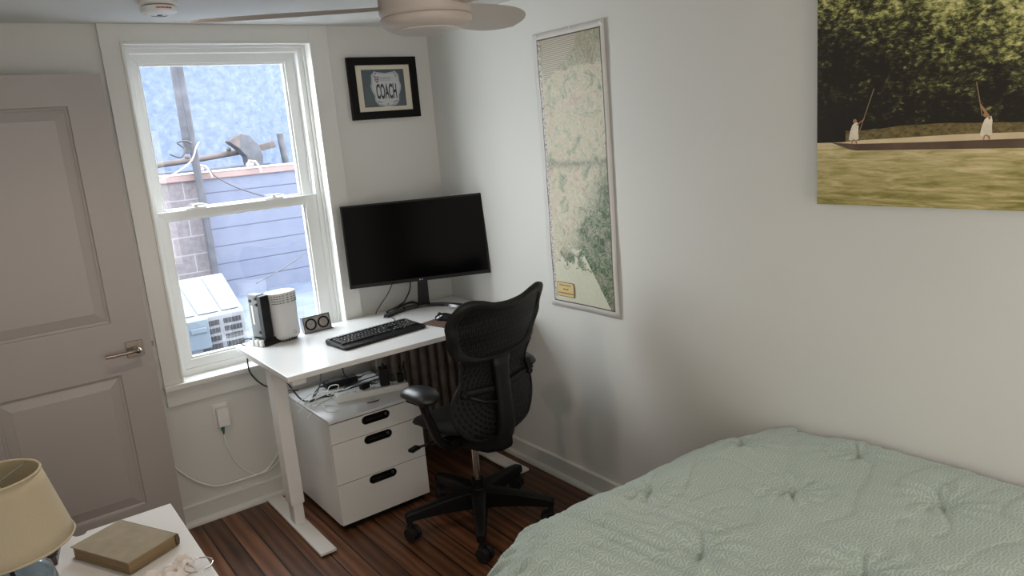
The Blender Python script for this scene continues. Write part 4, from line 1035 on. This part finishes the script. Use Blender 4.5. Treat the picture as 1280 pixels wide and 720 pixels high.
# wall map
MY0, MY1, MZ0, MZ1 = -.892, -1.336, .871, 2.064
mp_ = empty('wall_map', (0, MY0, MZ0), 0, 'tall laminated topographic map hung on the right wall', 'map')
mw, mh = MY0 - MY1, MZ1 - MZ0
def sheet(u, v, off=0): return (-.004 - off - .0035 * (noise.noise(Vector((u * 2.5, v * 6, .3))) + .5) - .004 * (abs(u - .5) * 2) ** 6 * (.5 + .5 * math.sin(v * 9)), -u * mw, v * mh)
m = MB(); m.grid(lambda u, v: sheet(u, v), 16, 44); m.build('laminate_sheet', M['map_margin'], mp_, smooth='all', solid=.0008)
mu, mv = .055, .022
m = MB(); m.grid(lambda u, v: sheet(mu + u * (1 - 2 * mu), mv + v * (1 - 2 * mv), .0012), 16, 44, lambda u, v: (u, v)); m.build('map_print', M['map'], mp_, smooth='all')
def mpt(y, z, off=.0022): u = y / mw; v = z / mh; return sheet(u, v, off)
m = MB(); lw0, lw1, lz0, lz1 = .050, .165, .052, .118; r = .008
pts = []
for cy, cz, a0 in ((lw1 - r, lz1 - r, 0), (lw0 + r, lz1 - r, PI / 2), (lw0 + r, lz0 + r, PI), (lw1 - r, lz0 + r, 1.5 * PI)):
    for k in range(5): a = a0 + PI / 2 * k / 4; pts.append((cy + r * math.cos(a), cz + r * math.sin(a)))
xl = min(mpt(y, z)[0] for y, z in pts)
m.poly([(xl, -y, z) for y, z in pts], (-.0006, 0, 0)); lab = m.build('title_label', M['label_ink'], mp_)
cy, cz = (lw0 + lw1) / 2, (lz0 + lz1) / 2
m = MB(); m.poly([(xl - .0006, -(cy + (y - cy) * .955), cz + (z - cz) * .92) for y, z in pts], (-.0004, 0, 0)); m.build('label_face', M['label_yellow'], lab)
m = MB()
for zz, a, b, hh in ((.104, .068, .146, .005), (.086, .092, .122, .006), (.068, .060, .156, .006)):
    y = a
    while y < b: w = random.uniform(.003, .007); m.box2((xl - .0013, -y - w, zz - hh / 2), (xl - .0010, -y, zz + hh / 2)); y += w + .0022
m.build('label_lettering', M['label_ink'], lab)
for (y, z) in ((.03, mh - .01), (mw - .02, mh - .012), (mw * .55, mh - .006)):
    m = MB(); m.cyl((-.006, -y, z), (-.013, -y, z), .0035, seg=10); m.build('push_pin', M['plastic_white'], mp_, smooth=True)

# canvas river photograph
CY, CZ, CT = -2.243, 1.383, .032
cv = empty('canvas_photo', (-CT - .004, CY, CZ), 0, 'large canvas photograph of a river boat and trees on the right wall', 'picture')
CWD, CHT = 1.20, .80
m = MB(); m.box2((0, 0, 0), (CT, -CWD, CHT)); m.build('canvas_wrap', M['canvas_edge'], cv, bevel=.002)
m = MB(); m.box2((-.0008, -.0005, .0005), (0, -CWD + .0005, CHT - .0005)); pf = m.build('photo_print', M['river'], cv)
def flat(name, pts, mat, dep, thick=.0003): m = MB(); m.poly([(-.0008 - dep, -y, z) for y, z in pts], (-thick, 0, 0)); return m.build(name, mat, pf)
# lengths in metres from the lower-left corner
flat('far_bank', [(.000, .178), (.06, .181), (.14, .186), (.40, .192), (.75, .190), (1.199, .187), (1.199, .170), (.1, .172), (.0, .174)], M['beach'], .0001)
hull = [(.046, .182), (.075, .171), (.105, .160), (.125, .157), (1.0, .150), (1.12, .156), (1.17, .172), (1.0, .177), (.6, .176), (.3, .175), (.12, .176)]
flat('boat_hull', hull, M['boat_dark'], .0005)
def person(cy, sc_, lean, polebase, poletop):
    pts = [(0, .012), (.004, .035), (.010, .052), (.018, .060), (.026, .060), (.029, .048), (.028, .032), (.030, .014), (.022, .010), (.016, .014), (.008, .010)]
    flat('boatman_shirt', [(cy + y * sc_, .176 + z * sc_) for y, z in pts], M['shirt'], .0011)
    flat('boatman_legs', [(cy + y * sc_, .176 + z * sc_) for y, z in ((.008, .0), (.011, .013), (.018, .013), (.023, .013), (.026, .0), (.022, .0), (.018, .010), (.013, .010), (.011, .0))], M['skin'], .0009)
    hc = (cy + (.016 + lean) * sc_, .176 + .064 * sc_)
    flat('boatman_head', [(hc[0] + .0055 * math.cos(k * PI / 6), hc[1] + .0055 * math.sin(k * PI / 6)) for k in range(12)], M['skin'], .0013)
    (a, b), (c, d) = polebase, poletop
    flat('pole', [(a - .0012, b), (c - .0012, d), (c + .0012, d), (a + .0012, b)], M['pole'], .0015)
    flat('boatman_arm', [(cy + .022 * sc_, .176 + .050 * sc_), (cy + .026 * sc_, .176 + .056 * sc_), (a + (c - a) * .35 + .002, b + (d - b) * .35), (a + (c - a) * .35, b + (d - b) * .35 - .006)], M['skin'], .0017)
person(.100, 1.0, .002, (.130, .205), (.172, .325))
person(.445, .95, -.004, (.449, .235), (.432, .318))

# ------------------------------------------------------------------ ceiling fan, smoke detector
fan = empty('ceiling_fan', (-1.026, -1.721, H), 0, 'cream three-blade ceiling fan with a round motor housing', 'fan')
zb = 2.013 - H
m = MB(); m.lathe([(.0, 0), (.075, 0), (.078, -.02), (.070, -.050), (.055, -.075), (.0, -.075)], 40); m.build('canopy', M['fan'], fan, smooth=True)
m = MB(); m.lathe([(.05, -.070), (.100, -.075), (.118, -.090), (.123, -.11), (.123, zb - .008), (.120, zb - .018), (.116, zb - .022)], 56); m.build('motor_housing', M['fan'], fan, smooth=True)
m = MB(); m.lathe([(.116, zb - .020), (.122, zb - .026), (.122, zb - .036), (.114, zb - .046), (.090, zb - .056), (.086, zb - .0565)], 56); m.build('lower_cap', M['fan'], fan, smooth=True)
m = MB(); m.lathe([(.089, zb - .054), (.089, zb - .0575), (.078, zb - .061), (.045, zb - .063), (.0, zb - .0635)], 48); m.build('cover_disc', M['fan_disc'], fan, smooth=True)
for k, A in enumerate((2.63, 2.63 - 2 * PI / 3, 2.63 + 2 * PI / 3)):
    d = Vector((math.cos(A), math.sin(A), 0)); n = Vector((-d.y, d.x, 0)); m = MB(); rings = []
    prof = [(.10, -.055, .045), (.14, -.066, .050), (.19, -.080, .060), (.25, -.093, .068), (.31, -.103, .074), (.37, -.108, .077), (.43, -.106, .075), (.48, -.097, .069), (.52, -.084, .060), (.555, -.066, .046), (.58, -.045, .030), (.597, -.022, .012), (.602, -.006, -.002)]
    for r, c0, c1 in prof:
        pit = math.tan(math.radians(12.5)); th = .0045 if r < .59 else .002
        loc = []
        for c, t in ((c0, 0), (c0 * .6 + c1 * .4, th), (c1 * .6 + c0 * .4, th), (c1, 0), (c1 * .6 + c0 * .4, -th), (c0 * .6 + c1 * .4, -th)):
            loc.append(d * r + n * c + Vector((0, 0, zb + .004 - pit * c + t)))
        rings.append(loc)
    m.loft(rings); m.build('fan_blade', M['fan'], fan, smooth=True, bevel=.0)
sd = empty('smoke_detector', (-1.405, -.50, H), 0, 'round white smoke detector on the ceiling near the window', 'smoke detector')
m = MB(); m.lathe([(.0, 0), (.066, 0), (.066, -.010), (.060, -.013), (.0, -.013)], 40); m.build('mounting_plate', M['plastic_white'], sd, smooth=True)
m = MB(); m.lathe([(.052, -.010), (.052, -.016)], 40); m.build('vent_gap', M['dark_metal'], sd, smooth=True)
m = MB(); m.lathe([(.058, -.016), (.062, -.019), (.061, -.036), (.052, -.042), (.02, -.045), (0, -.045)], 40); bd = m.build('detector_body', M['plastic_white'], sd, smooth=True)
m = MB()
for k in range(12):
    a = -1.9 + k * .075
    m.box((.0615 * math.cos(a), .0615 * math.sin(a), -.027), (.0028 + .001 * (k % 3), .001, .005), Matrix.Rotation(a + PI / 2, 3, 'Z'))
m.build('printed_warning', M['red'], bd)
m = MB(); m.tube([(.030 * math.cos(.3 + k * .2), .030 * math.sin(.3 + k * .2), -.0445) for k in range(12)], .0014, 6); m.cyl((0, -.004, -.0445), (0, -.004, -.047), .009, seg=18); m.build('test_button', M['grey_metal'], bd, smooth=True)

# ------------------------------------------------------------------ nightstand and what is on it
NZ = .62
ns = empty('nightstand', (-2.09, -1.36, 0), 0, 'white side table with a cable notch beside the door', 'side table')
NX0, NX1, NY0, NY1 = -2.42 + 2.09, -1.760 + 2.09, -1.72 + 1.36, -1.095 + 1.36
m = MB()
cxn = -2.013 + 2.09; rn = .017; pts = [(NX0, NY0), (NX1, NY0), (NX1, NY1), (cxn + rn, NY1)] + [(cxn + rn * math.cos(-PI * k / 10), NY1 + rn * 1.0 * math.sin(-PI * k / 10)) for k in range(1, 10)] + [(cxn - rn, NY1), (NX0, NY1)]
m.poly([(x, y, NZ - .020) for x, y in pts], (0, 0, .020)); m.build('tabletop', M['white_lam'], ns, bevel=.0015)
m = MB(); m.box2((NX0 + .012, NY0 + .012, NZ - .14), (NX1 - .012, NY1 - .03, NZ - .020)); m.build('apron', M['white_matte'], ns, bevel=.002)
for x in (NX0 + .035, NX1 - .035):
    for y in (NY0 + .035, NY1 - .053):
        m = MB(); m.box2((x - .022, y - .022, 0), (x + .022, y + .022, NZ - .14)); m.build('leg', M['white_matte'], ns, bevel=.003)
# book
bk = empty('hardcover_book', (-1.926, -1.322, NZ), .50, 'old tan cloth hardcover book lying on the white side table', 'book')
inv2 = Matrix.Rotation(-.50, 3, 'Z')
bpts = [Vector((-2.0546, -1.2495, 0)), Vector((-1.9192, -1.1808, 0)), Vector((-1.7987, -1.3889, 0)), Vector((-1.9335, -1.46, 0))]
BA, BB = .076, .120    # half sizes across / along
e1 = (bpts[1] - bpts[0]).normalized(); ang_b = math.atan2(e1.y, e1.x)
bk.rotation_euler = (0, 0, ang_b); bk.location = (*(sum(bpts, Vector()) / 4).xy, NZ)
m = MB(); m.box2((-BA + .004, -BB + .004, .003), (BA - .003, BB - .004, .034)); m.build('page_block', M['pages'], bk, bevel=.001)
m = MB(); m.box2((-BA, -BB, .034), (BA, BB, .0375)); m.build('front_cover', M['book_cloth'], bk, bevel=.001)
m = MB(); m.box2((-BA, -BB, 0), (BA, BB, .0032)); m.build('back_cover', M['book_cloth'], bk, bevel=.001)
m = MB(); rings = []
for y in (-BB, BB):
    rings.append([(BA - .003, y, .0005), (BA + .006, y, .004), (BA + .009, y, .018), (BA + .006, y, .034), (BA - .003, y, .0372), (BA - .004, y, .018)])
m.loft(rings); m.build('book_spine', M['book_spine'], bk, smooth=True)
# lamp
LX, LY = -2.178, -1.455
lp = empty('table_lamp', (LX, LY, NZ), 0, 'table lamp with a tan linen shade and round glass base', 'lamp')
m = MB(); m.lathe([(.050, 0), (.066, .004), (.084, .035), (.088, .070), (.080, .108), (.056, .134), (.026, .146), (.020, .150)], 48)
m.lathe([(.045, .005), (.061, .009), (.079, .036), (.083, .070), (.075, .104), (.052, .129), (.024, .141)], 48, caps=True)
m.build('glass_base', M['lamp_glass'], lp, smooth='all')
m = MB(); m.lathe([(.022, .146), (.024, .149), (.024, .153), (.012, .156), (.008, .155), (.008, .175), (.016, .178), (.016, .215), (.0, .215)], 24); m.build('socket', M['nickel'], lp, smooth=True)
m = MB(); m.tube([(0, 0, .006), (.002, .003, .05), (-.003, 0, .10), (0, 0, .146)], .0035); m.build('cord', M['tray_wood'], lp, smooth=True)
SB, ST, RB, RT = .186, .362, .142, .100
m = MB(); n_ = 64
m.grid(lambda u, v: ((RB + (RT - RB) * v) * math.cos(2 * PI * u), (RB + (RT - RB) * v) * math.sin(2 * PI * u), SB + (ST - SB) * v), n_, 6, lambda u, v: (u, v * .3))
bmesh.ops.remove_doubles(m.bm, verts=m.bm.verts[:], dist=.00001)
m.build('lamp_shade', M['shade'], lp, smooth='all', solid=.002)
for r, z_ in ((RB, SB), (RT, ST)): m = MB(); m.tube([((r) * math.cos(2 * PI * k / 64), (r) * math.sin(2 * PI * k / 64), z_) for k in range(65)], .0032, 6); m.build('shade_trim', M['shade'], lp, smooth='all')
m = MB(); m.grid(lambda u, v: ((RB - .003 + (RT - RB) * v) * math.cos(2 * PI * u), (RB - .003 + (RT - RB) * v) * math.sin(2 * PI * u), SB + (ST - SB) * v), n_, 6); m.build('shade_lining', M['shade_in'], lp, smooth='all')
m = MB(); hzp = ST - .022
m.tube(spline([(.012, 0, .175), (.05, 0, .22), (.055, 0, .27), (.0, 0, hzp), (-.055, 0, .27), (-.05, 0, .22), (-.012, 0, .175)], 6), .0016, 6)
for k in range(3): a = .7 + k * 2 * PI / 3; m.tube([(0, 0, hzp + .002), (RT * math.cos(a), RT * math.sin(a), ST - .004)], .0016, 6)
m.cyl((0, 0, hzp), (0, 0, hzp + .022), .005, .003, 12); m.build('harp', M['chrome'], lp, smooth=True)
m = MB(); m.lathe([(.012, .215), (.016, .225), (.030, .250), (.030, .268), (.018, .285), (0, .290)], 24); m.build('bulb', M['plastic_white'], lp, smooth='all')
# beaded tray
tr = empty('beaded_box', (-2.165, -1.19, NZ), 0, 'dark wooden box edged with black beads behind the lamp', 'box')
tpts = [(-.105, -.08), (.080, -.06), (.105, .08), (-.10, .06)]
m = MB(); m.poly([(x, y, 0) for x, y in tpts], (0, 0, .030)); m.build('box_body', M['tray_wood'], tr, bevel=.002)
for i in range(4):
    a, b = Vector((*tpts[i], 0)), Vector((*tpts[(i + 1) % 4], 0)); nb = int((b - a).length / .0105)
    for k in range(nb):
        p = a.lerp(b, (k + .5) / nb); m = MB(); m.sphere(p + Vector((0, 0, .030)), .0050, seg=10); m.build('bead', M['bead'], tr, smooth='all')
# crumpled tissue pack and glass dish
ts = empty('tissue_packet', (-1.880, -1.540, NZ), .25, 'crumpled pinkish tissue packet on the near edge of side table', 'tissues')
m = MB()
def tp(u, v):
    x = (u - .5) * .15; y = (v - .5) * .085
    e = min(u, 1 - u, v, 1 - v) * 2
    h = .014 * min(1, e * 2.6) ** .6 + .018 * noise.noise(Vector((u * 5, v * 4, 1.7))) * min(1, e * 4) + .006 * noise.noise(Vector((u * 14, v * 12, 3))) * min(1, e * 4)
    return (x, y, max(.0005, h + .001))
m.grid(tp, 44, 30); m.build('wrapper', M['tissue'], ts, smooth='all')
m = MB(); m.grid(lambda u, v: (.055 + (u - .5) * .05 + .01 * v, -.005 + (v - .5) * .05, .012 + .020 * math.sin(PI * u) * (.6 + .4 * math.sin(v * 9)) + .008 * noise.noise(Vector((u * 6, v * 6, 0)))), 20, 20); m.build('tissue', M['tissue'], ts, smooth='all', solid=.0006)
gd = empty('glass_dish', (-1.792, -1.572, NZ), 0, 'clear glass dish at the near corner of side table', 'dish')
m = MB(); m.lathe([(.0, 0), (.022, 0), (.028, .006), (.034, .018), (.0355, .018), (.0295, .004), (.022, -.0), ], 36, caps=False)
m.build('bowl', M['film'], gd, smooth='all')
m = MB(); m.tube([(.035 * math.cos(2 * PI * k / 40), .035 * math.sin(2 * PI * k / 40), .018) for k in range(41)], .0018, 8); m.build('rim', M['chrome'], gd, smooth='all')

# ------------------------------------------------------------------ bed: comforter over the foot of the bed
ZT = .668
tufts = [(-.441, -2.424), (-.244, -2.726), (-.8385, -2.439), (-.650, -2.743), (-.708, -2.149), (-.268, -2.129), (-1.08, -2.75), (-1.22, -2.45), (-.85, -3.06), (-.45, -3.05), (-.10, -2.42), (-1.05, -3.36), (-.65, -3.36), (-.24, -3.36)]
RC, RR = .12, .24
cx0, cy1 = -1.09, -2.165
def comf(a, b):
    # a = x on the unrolled cloth, b = y on the unrolled cloth
    q = Vector((max(a, cx0 + RC), min(b, cy1 - RC)))
    dv = Vector((a, b)) - q; dl = dv.length; d = dl - RC
    if d <= 0:
        x, y, z, hang, nx, ny = a, b, ZT, 0, 0, 0
    else:
        n_ = dv / dl; th = min(d / RR, PI / 2); e = q + n_ * RC; ext = max(0, d - RR * PI / 2)
        x = e.x + n_.x * (RR * math.sin(th) + ext * .10); y = e.y + n_.y * (RR * math.sin(th) + ext * .10); z = ZT - RR * (1 - math.cos(th)) - ext * .99
        hang = min(1, max(0, (d - .02) / .30)); hang *= min(1, max(.12, (-.72 - a) / .25)) if d < RR * PI / 2 and n_.y > .5 else 1; nx, ny = n_.x, n_.y
        # folds grow as the cloth hangs
        along = math.atan2(n_.y, -n_.x) * .55 + (a if abs(n_.y) > .5 else 0) * 1.0 + (b if abs(n_.y) <= .5 else 0)
        ph = along * 34 + 2.0 * noise.noise(Vector((a * 3, b * 3, 4)))
        w = .012 * hang * math.sin(ph) + .010 * hang * noise.noise(Vector((a * 9, b * 9, 2)))
        w += .006 * hang * math.sin(ph * 2.3 + 1) + .004 * hang * noise.noise(Vector((along * 40, d * 4, 6)))
        x += nx * w * math.sin(th); y += ny * w * math.sin(th); z += w * math.cos(th) * .8
    z += .010 * noise.noise(Vector((a * 2.2, b * 2.2, 0))) + .006 * noise.noise(Vector((a * 7, b * 7, 5)))
    z += .0022 * noise.noise(Vector((a * 24 + 5 * noise.noise(Vector((a * 3, b * 3, 1))), b * 13, 8)))
    fr_ = max(0, min(1, (b + 2.80) / .5)) * max(0, min(1, (-.62 - a) / .35)) * (1 - .5 * hang)
    if fr_ > 0:
        rn_ = noise.noise(Vector((a * 22 + b * 4, b * 3.0, 11)))
        z += .018 * fr_ * (.5 - abs(rn_) * 1.8)
    rw = noise.noise(Vector((a * 6 + b * 2, b * 9 - a * 3, 21))); z -= .005 * max(0, 1 - abs(rw) * 9)
    for i, (tx, ty) in enumerate(tufts):
        r = math.hypot(a - tx, b - ty)
        if r < .28:
            ph = math.atan2(b - ty, a - tx)
            z -= .020 * math.exp(-(r / .040) ** 1.3)
            z += .0036 * math.exp(-((r - .070) / .055) ** 2) * math.sin(ph * 11 + i * 1.7 + 3 * noise.noise(Vector((r * 12, i, 0)))) * min(1, r / .03)
            # crease line through the tuft
            lx = (a - tx) * math.cos(.6) + (b - ty) * math.sin(.6); ly = -(a - tx) * math.sin(.6) + (b - ty) * math.cos(.6)
            z -= .013 * math.exp(-(ly / .007) ** 2) * math.exp(-(lx / .055) ** 2)
    sm = lambda t: (lambda q: q * q * (3 - 2 * q))(min(1, max(0, t)))
    z -= .05 * sm((a + .34) / .30) * sm((b + 2.42) / .34)
    if a > -.10 and d <= 0: z -= .012 * ((a + .10) / .08) ** 2      # tucked against the wall
    if z < .015: z = .015
    return (x, y, z)
A0, A1, B0, B1 = -1.83, -.018, -3.95, -1.47
m = MB(); m.grid(lambda u, v: comf(A0 + (A1 - A0) * u, B0 + (B1 - B0) * v), 330, 420, lambda u, v: (A0 + (A1 - A0) * u, B0 + (B1 - B0) * v))
cf = m.build('comforter', M['comforter'], smooth='all'); tag(cf, 'tufted sage green comforter with a pale scallop print covering the bed', 'comforter')

# ------------------------------------------------------------------ outdoors
struct(box_obj('flat_roof_slab', (-3.6, .35, -.05), (4.5, 5.2, .07), M['deck']))      # flat roof outside the window
bw = empty('block_wall', (0, 5.2, 0), 0, 'painted blue block wall with bare concrete end and pink coping outside window', 'wall')
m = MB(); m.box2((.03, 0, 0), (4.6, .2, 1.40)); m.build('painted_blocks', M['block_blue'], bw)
m = MB(); m.box2((-3.6, 0, 0), (.03, .2, 1.40)); m.build('bare_blocks', M['block_raw'], bw)
m = MB(); m.box2((-3.6, -.03, 1.395), (4.6, .24, 1.465)); m.build('coping', M['coping'], bw, bevel=.01)
m = MB(); m.box2((-3.6, -.035, 1.465), (4.6, .24, 1.483)); m.build('coping_cap', M['coping_top'], bw, bevel=.004)
ps_ = empty('wooden_post', (.02, 5.08, .07), 0, 'tall weathered grey post in front of the block wall outside', 'post')
m = MB(); m.tube([(-.0, 0, 0), (.0, 0, 1.0), (-.01, 0, 1.9), (-.015, 0, 2.7), (-.02, 0, 3.4)], [(.050, .04), (.048, .04), (.044, .04), (.042, .04), (.04, .04)], 10); m.build('shaft', M['post'], ps_, smooth=True)
m = MB(); m.box2((-.10, -.03, 1.62), (-.035, .03, 2.6)); m.build('side_batten', M['post'], ps_, bevel=.008)
fb_ = empty('stucco_building', (0, 7.5, 0), 0, 'tall blue stuccoed building wall filling the upper window view', 'building')
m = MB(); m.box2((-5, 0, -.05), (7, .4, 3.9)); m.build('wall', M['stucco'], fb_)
m = MB(); m.box2((-5, -.03, 3.9), (7, .45, 3.98)); m.build('parapet_cap', M['coping_top'], fb_)
rf = empty('low_roof', (0, 5.9, 0), 0, 'low grey felt roof with a rusty gutter pipe behind the block wall', 'roof')
m = MB(); m.poly([(-2.5, -.3, 1.2), (1.0, -.3, 1.2), (1.0, .6, 1.2), (-2.5, .6, 1.2)], (0, 0, .30)); m.build('roof_felt', M['roof_grey'], rf)
m = MB(); m.tube([(-2.5, .05, 1.575), (-.2, .03, 1.590), (.3, 0, 1.62), (.75, 0, 1.66)], [(.035, .035)] * 4, 10)
for x, z_ in ((.13, 1.65), (.62, 1.70)): m.sphere((x, 0, z_), .028)
m.build('gutter_pipe', M['rust'], rf, smooth=True)
hd = empty('vent_hood', (.78, 5.72, 1.42), 0, 'dark crumpled metal vent hood above the block wall outside', 'vent')
m = MB()
prof = [(-.02, 0), (.14, 0), (.16, .18), (.12, .32), (.04, .42), (-.06, .45), (-.14, .42), (-.22, .37), (-.12, .28), (-.04, .18)]
m.poly([(x, -.08, z_) for x, z_ in prof], (0, .2, 0)); m.build('hood', M['dark_metal'], hd, bevel=.012)
m = MB(); m.poly([(x, -.09, z_) for x, z_ in ((-.22, .37), (-.14, .42), (-.07, .44), (-.10, .33), (-.11, .28))], (0, .012, 0)); m.build('rust_patch', M['rust'], hd)
m = MB(); m.box((.24, .05, .28), (.24, .09, .08), Matrix.Rotation(-.18, 3, 'Y')); m.build('side_duct', M['rust'], hd, bevel=.01)
vp = MB(); vp.cyl((1.265, 5.8, 1.40), (1.235, 5.8, 1.84), .042, .042, 18); o = vp.build('vent_pipe', M['dark_metal'], smooth=True); tag(o, 'short dark vertical stub pipe right of the vent hood', 'pipe')
cable('utility_wire', [(-1.2, 4.95, 1.42), (-.5, 4.9, 1.43), (-.1, 4.95, 1.58), (.02, 4.98, 1.75), (.06, 4.99, 1.80)], .008, M['coping_top'], 'white wire strung to the post above the coping outside')
cable('utility_wire', [(.16, 5.1, 1.50), (.20, 5.08, 1.42), (.45, 5.05, 1.25), (.95, 5.0, 1.05), (1.5, 4.95, .93), (2.2, 4.9, .82)], .007, M['cable_black'], 'dark wire sagging across the blue block wall outside')
cable('utility_wire', [(-.05, 3.4, .47), (.4, 3.6, .58), (.95, 3.9, .78), (1.6, 4.2, 1.0)], .006, M['cable_black'], 'dark wire rising from behind the condenser to the right')
cable('utility_wire', [(-.25, 5.0, 1.70), (-.15, 4.98, 1.66), (-.10, 4.98, 1.74), (-.16, 4.98, 1.81), (-.07, 4.98, 1.82), (-.02, 4.98, 1.79)], .010, M['cable_black'], 'dark coiled wire beside the weathered post outside')
for x in (.075, .62):
    m = MB(); m.tube([(x - .06, 5.10, 1.50), (x - .03, 5.1, 1.555), (x + .04, 5.1, 1.54), (x + .08, 5.1, 1.46), (x + .09, 5.12, 1.42)], .014, 8)
    m.sphere((x - .02, 5.12, 1.515), .035, (1.3, 1, .8)); o = m.build('wire_clamp', M['coping_top'], smooth=True)
    tag(o, 'white wire clamp on the coping beside the weathered post' if x < .5 else 'white wire clamp on the coping below the vent hood', 'clamp')
# air-conditioning condenser
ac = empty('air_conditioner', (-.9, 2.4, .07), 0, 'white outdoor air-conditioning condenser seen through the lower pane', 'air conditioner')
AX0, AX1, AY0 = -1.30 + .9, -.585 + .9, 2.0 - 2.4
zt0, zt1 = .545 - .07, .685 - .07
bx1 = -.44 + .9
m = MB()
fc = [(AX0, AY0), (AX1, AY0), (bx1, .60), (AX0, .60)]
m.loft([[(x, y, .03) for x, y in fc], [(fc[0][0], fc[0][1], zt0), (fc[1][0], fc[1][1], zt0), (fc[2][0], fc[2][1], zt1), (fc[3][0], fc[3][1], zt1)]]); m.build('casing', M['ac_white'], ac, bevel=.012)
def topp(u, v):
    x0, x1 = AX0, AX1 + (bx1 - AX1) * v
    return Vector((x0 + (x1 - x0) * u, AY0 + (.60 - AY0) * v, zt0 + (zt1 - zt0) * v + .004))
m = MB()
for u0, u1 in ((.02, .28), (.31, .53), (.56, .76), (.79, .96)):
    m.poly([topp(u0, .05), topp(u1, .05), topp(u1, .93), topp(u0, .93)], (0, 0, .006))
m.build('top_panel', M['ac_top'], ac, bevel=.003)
m = MB()
for r_ in range(6):
    zc = zt0 - .055 - r_ * .058
    for x0, x1 in ((AX1 - .155, AX1 - .03), (AX1 - .325, AX1 - .185)):
        m.box2((x0, AY0 - .004, zc - .020), (x1, AY0 + .002, zc + .018))
m.build('grille_opening', M['fins'], ac, bevel=.008)
m = MB()
for i in range(12):
    x = AX1 - .32 + i * .0245
    m.box2((x, AY0 - .006, zt0 - .37), (x + .0012, AY0 - .004, zt0 - .04))
m.build('guard_wires', M['ac_white'], ac)
m = MB(); m.box2((AX0 + .02, AY0 - .05, zt0 - .22), (AX1 - .27, AY0, zt0 - .005)); m.box2((AX1 - .40, AY0 - .062, zt0 - .10), (AX1 - .29, AY0 - .05, zt0 - .06)); m.build('service_cover', M['ac_top'], ac, bevel=.006)
for x in (AX0 + .06, AX1 - .06):
    for y in (AY0 + .05, .50): m = MB(); m.box2((x - .03, y - .03, 0), (x + .03, y + .03, .04)); m.build('mounting_foot', M['rubber'], ac)

# ------------------------------------------------------------------ light
w = bpy.data.worlds.new('sky'); sc.world = w; w.use_nodes = True; nt = w.node_tree; nt.nodes.clear()
wo = nt.nodes.new('ShaderNodeOutputWorld'); bg = nt.nodes.new('ShaderNodeBackground'); nt.links.new(bg.outputs[0], wo.inputs[0])
tc = nt.nodes.new('ShaderNodeTexCoord'); sp = nt.nodes.new('ShaderNodeSeparateXYZ'); nt.links.new(tc.outputs['Generated'], sp.inputs[0])
nt.links.new(ramp(nt, sp.outputs[2], [(0, (.97, 1, .97)), (1, (.90, .97, 1))]), bg.inputs[0])
bg.inputs[1].default_value = 13.5
pl_ = bpy.data.lights.new('window_portal', 'AREA'); pl_.shape = 'RECTANGLE'; pl_.size = .80; pl_.size_y = 1.5; pl_.cycles.is_portal = True
po = bpy.data.objects.new('window_portal', pl_); C.objects.link(po); po.location = (-1.054, .17, 1.41); po.rotation_euler = (-PI / 2, 0, 0)
def area(name, loc, rot, sx, sy, e, col):
    l = bpy.data.lights.new(name, 'AREA'); l.shape = 'RECTANGLE'; l.size = sx; l.size_y = sy; l.energy = e; l.color = col
    o = bpy.data.objects.new(name, l); C.objects.link(o); o.location = loc; o.rotation_euler = rot; return o
def point(name, loc, r, e, col):
    l = bpy.data.lights.new(name, 'POINT'); l.energy = e; l.color = col; l.shadow_soft_size = r
    o = bpy.data.objects.new(name, l); C.objects.link(o); o.location = loc; return o
point('ceiling_lamp', (-1.15, -4.25, 1.9), .10, 5, (1, .80, .62))
sl = bpy.data.lights.new('recessed_downlight', 'SPOT'); sl.energy = 18; sl.color = (1, .78, .60); sl.shadow_soft_size = .035; sl.spot_size = math.radians(150); sl.spot_blend = .8
so_ = bpy.data.objects.new('recessed_downlight', sl); C.objects.link(so_); so_.location = (-1.70, -1.18, H - .01)
area('rear_fill_light', (-1.2, YF + .03, 1.15), (PI / 2, 0, 0), 1.8, 1.6, 21, (1, .93, .87))  # added fill light behind the camera, no window modelled here

area('left_fill_light', (XL + .03, -3.95, 1.25), (0, -PI / 2, 0), 1.9, 1.0, 15, (1, .94, .87))  # added fill light for the right wall and bed, no doorway here

# ------------------------------------------------------------------ camera
f, yaw, pitch, roll, cx_, cy_, cz_ = 939.19, .6208, .2109, -.0840, -2.1167, -3.5346, 1.6876
E_CAM = None
F = Vector((math.sin(yaw) * math.cos(pitch), math.cos(yaw) * math.cos(pitch), -math.sin(pitch)))
R = F.cross(Vector((0, 0, 1))).normalized(); U = R.cross(F)
R2 = R * math.cos(roll) + U * math.sin(roll); U2 = -R * math.sin(roll) + U * math.cos(roll)
cam = bpy.data.cameras.new('camera'); co = bpy.data.objects.new('camera', cam); C.objects.link(co)
mw_ = Matrix((R2, U2, -F)).transposed().to_4x4(); mw_.translation = (cx_, cy_, cz_); co.matrix_world = mw_
cam.sensor_width = 36; cam.lens = f / 1280 * 36; cam.clip_start = .05
sc.camera = co
sc.view_settings.view_transform = 'Standard'; sc.view_settings.look = 'None'; sc.view_settings.gamma = 1
sc.view_settings.exposure = 0.02; sc.view_settings.use_curve_mapping = False
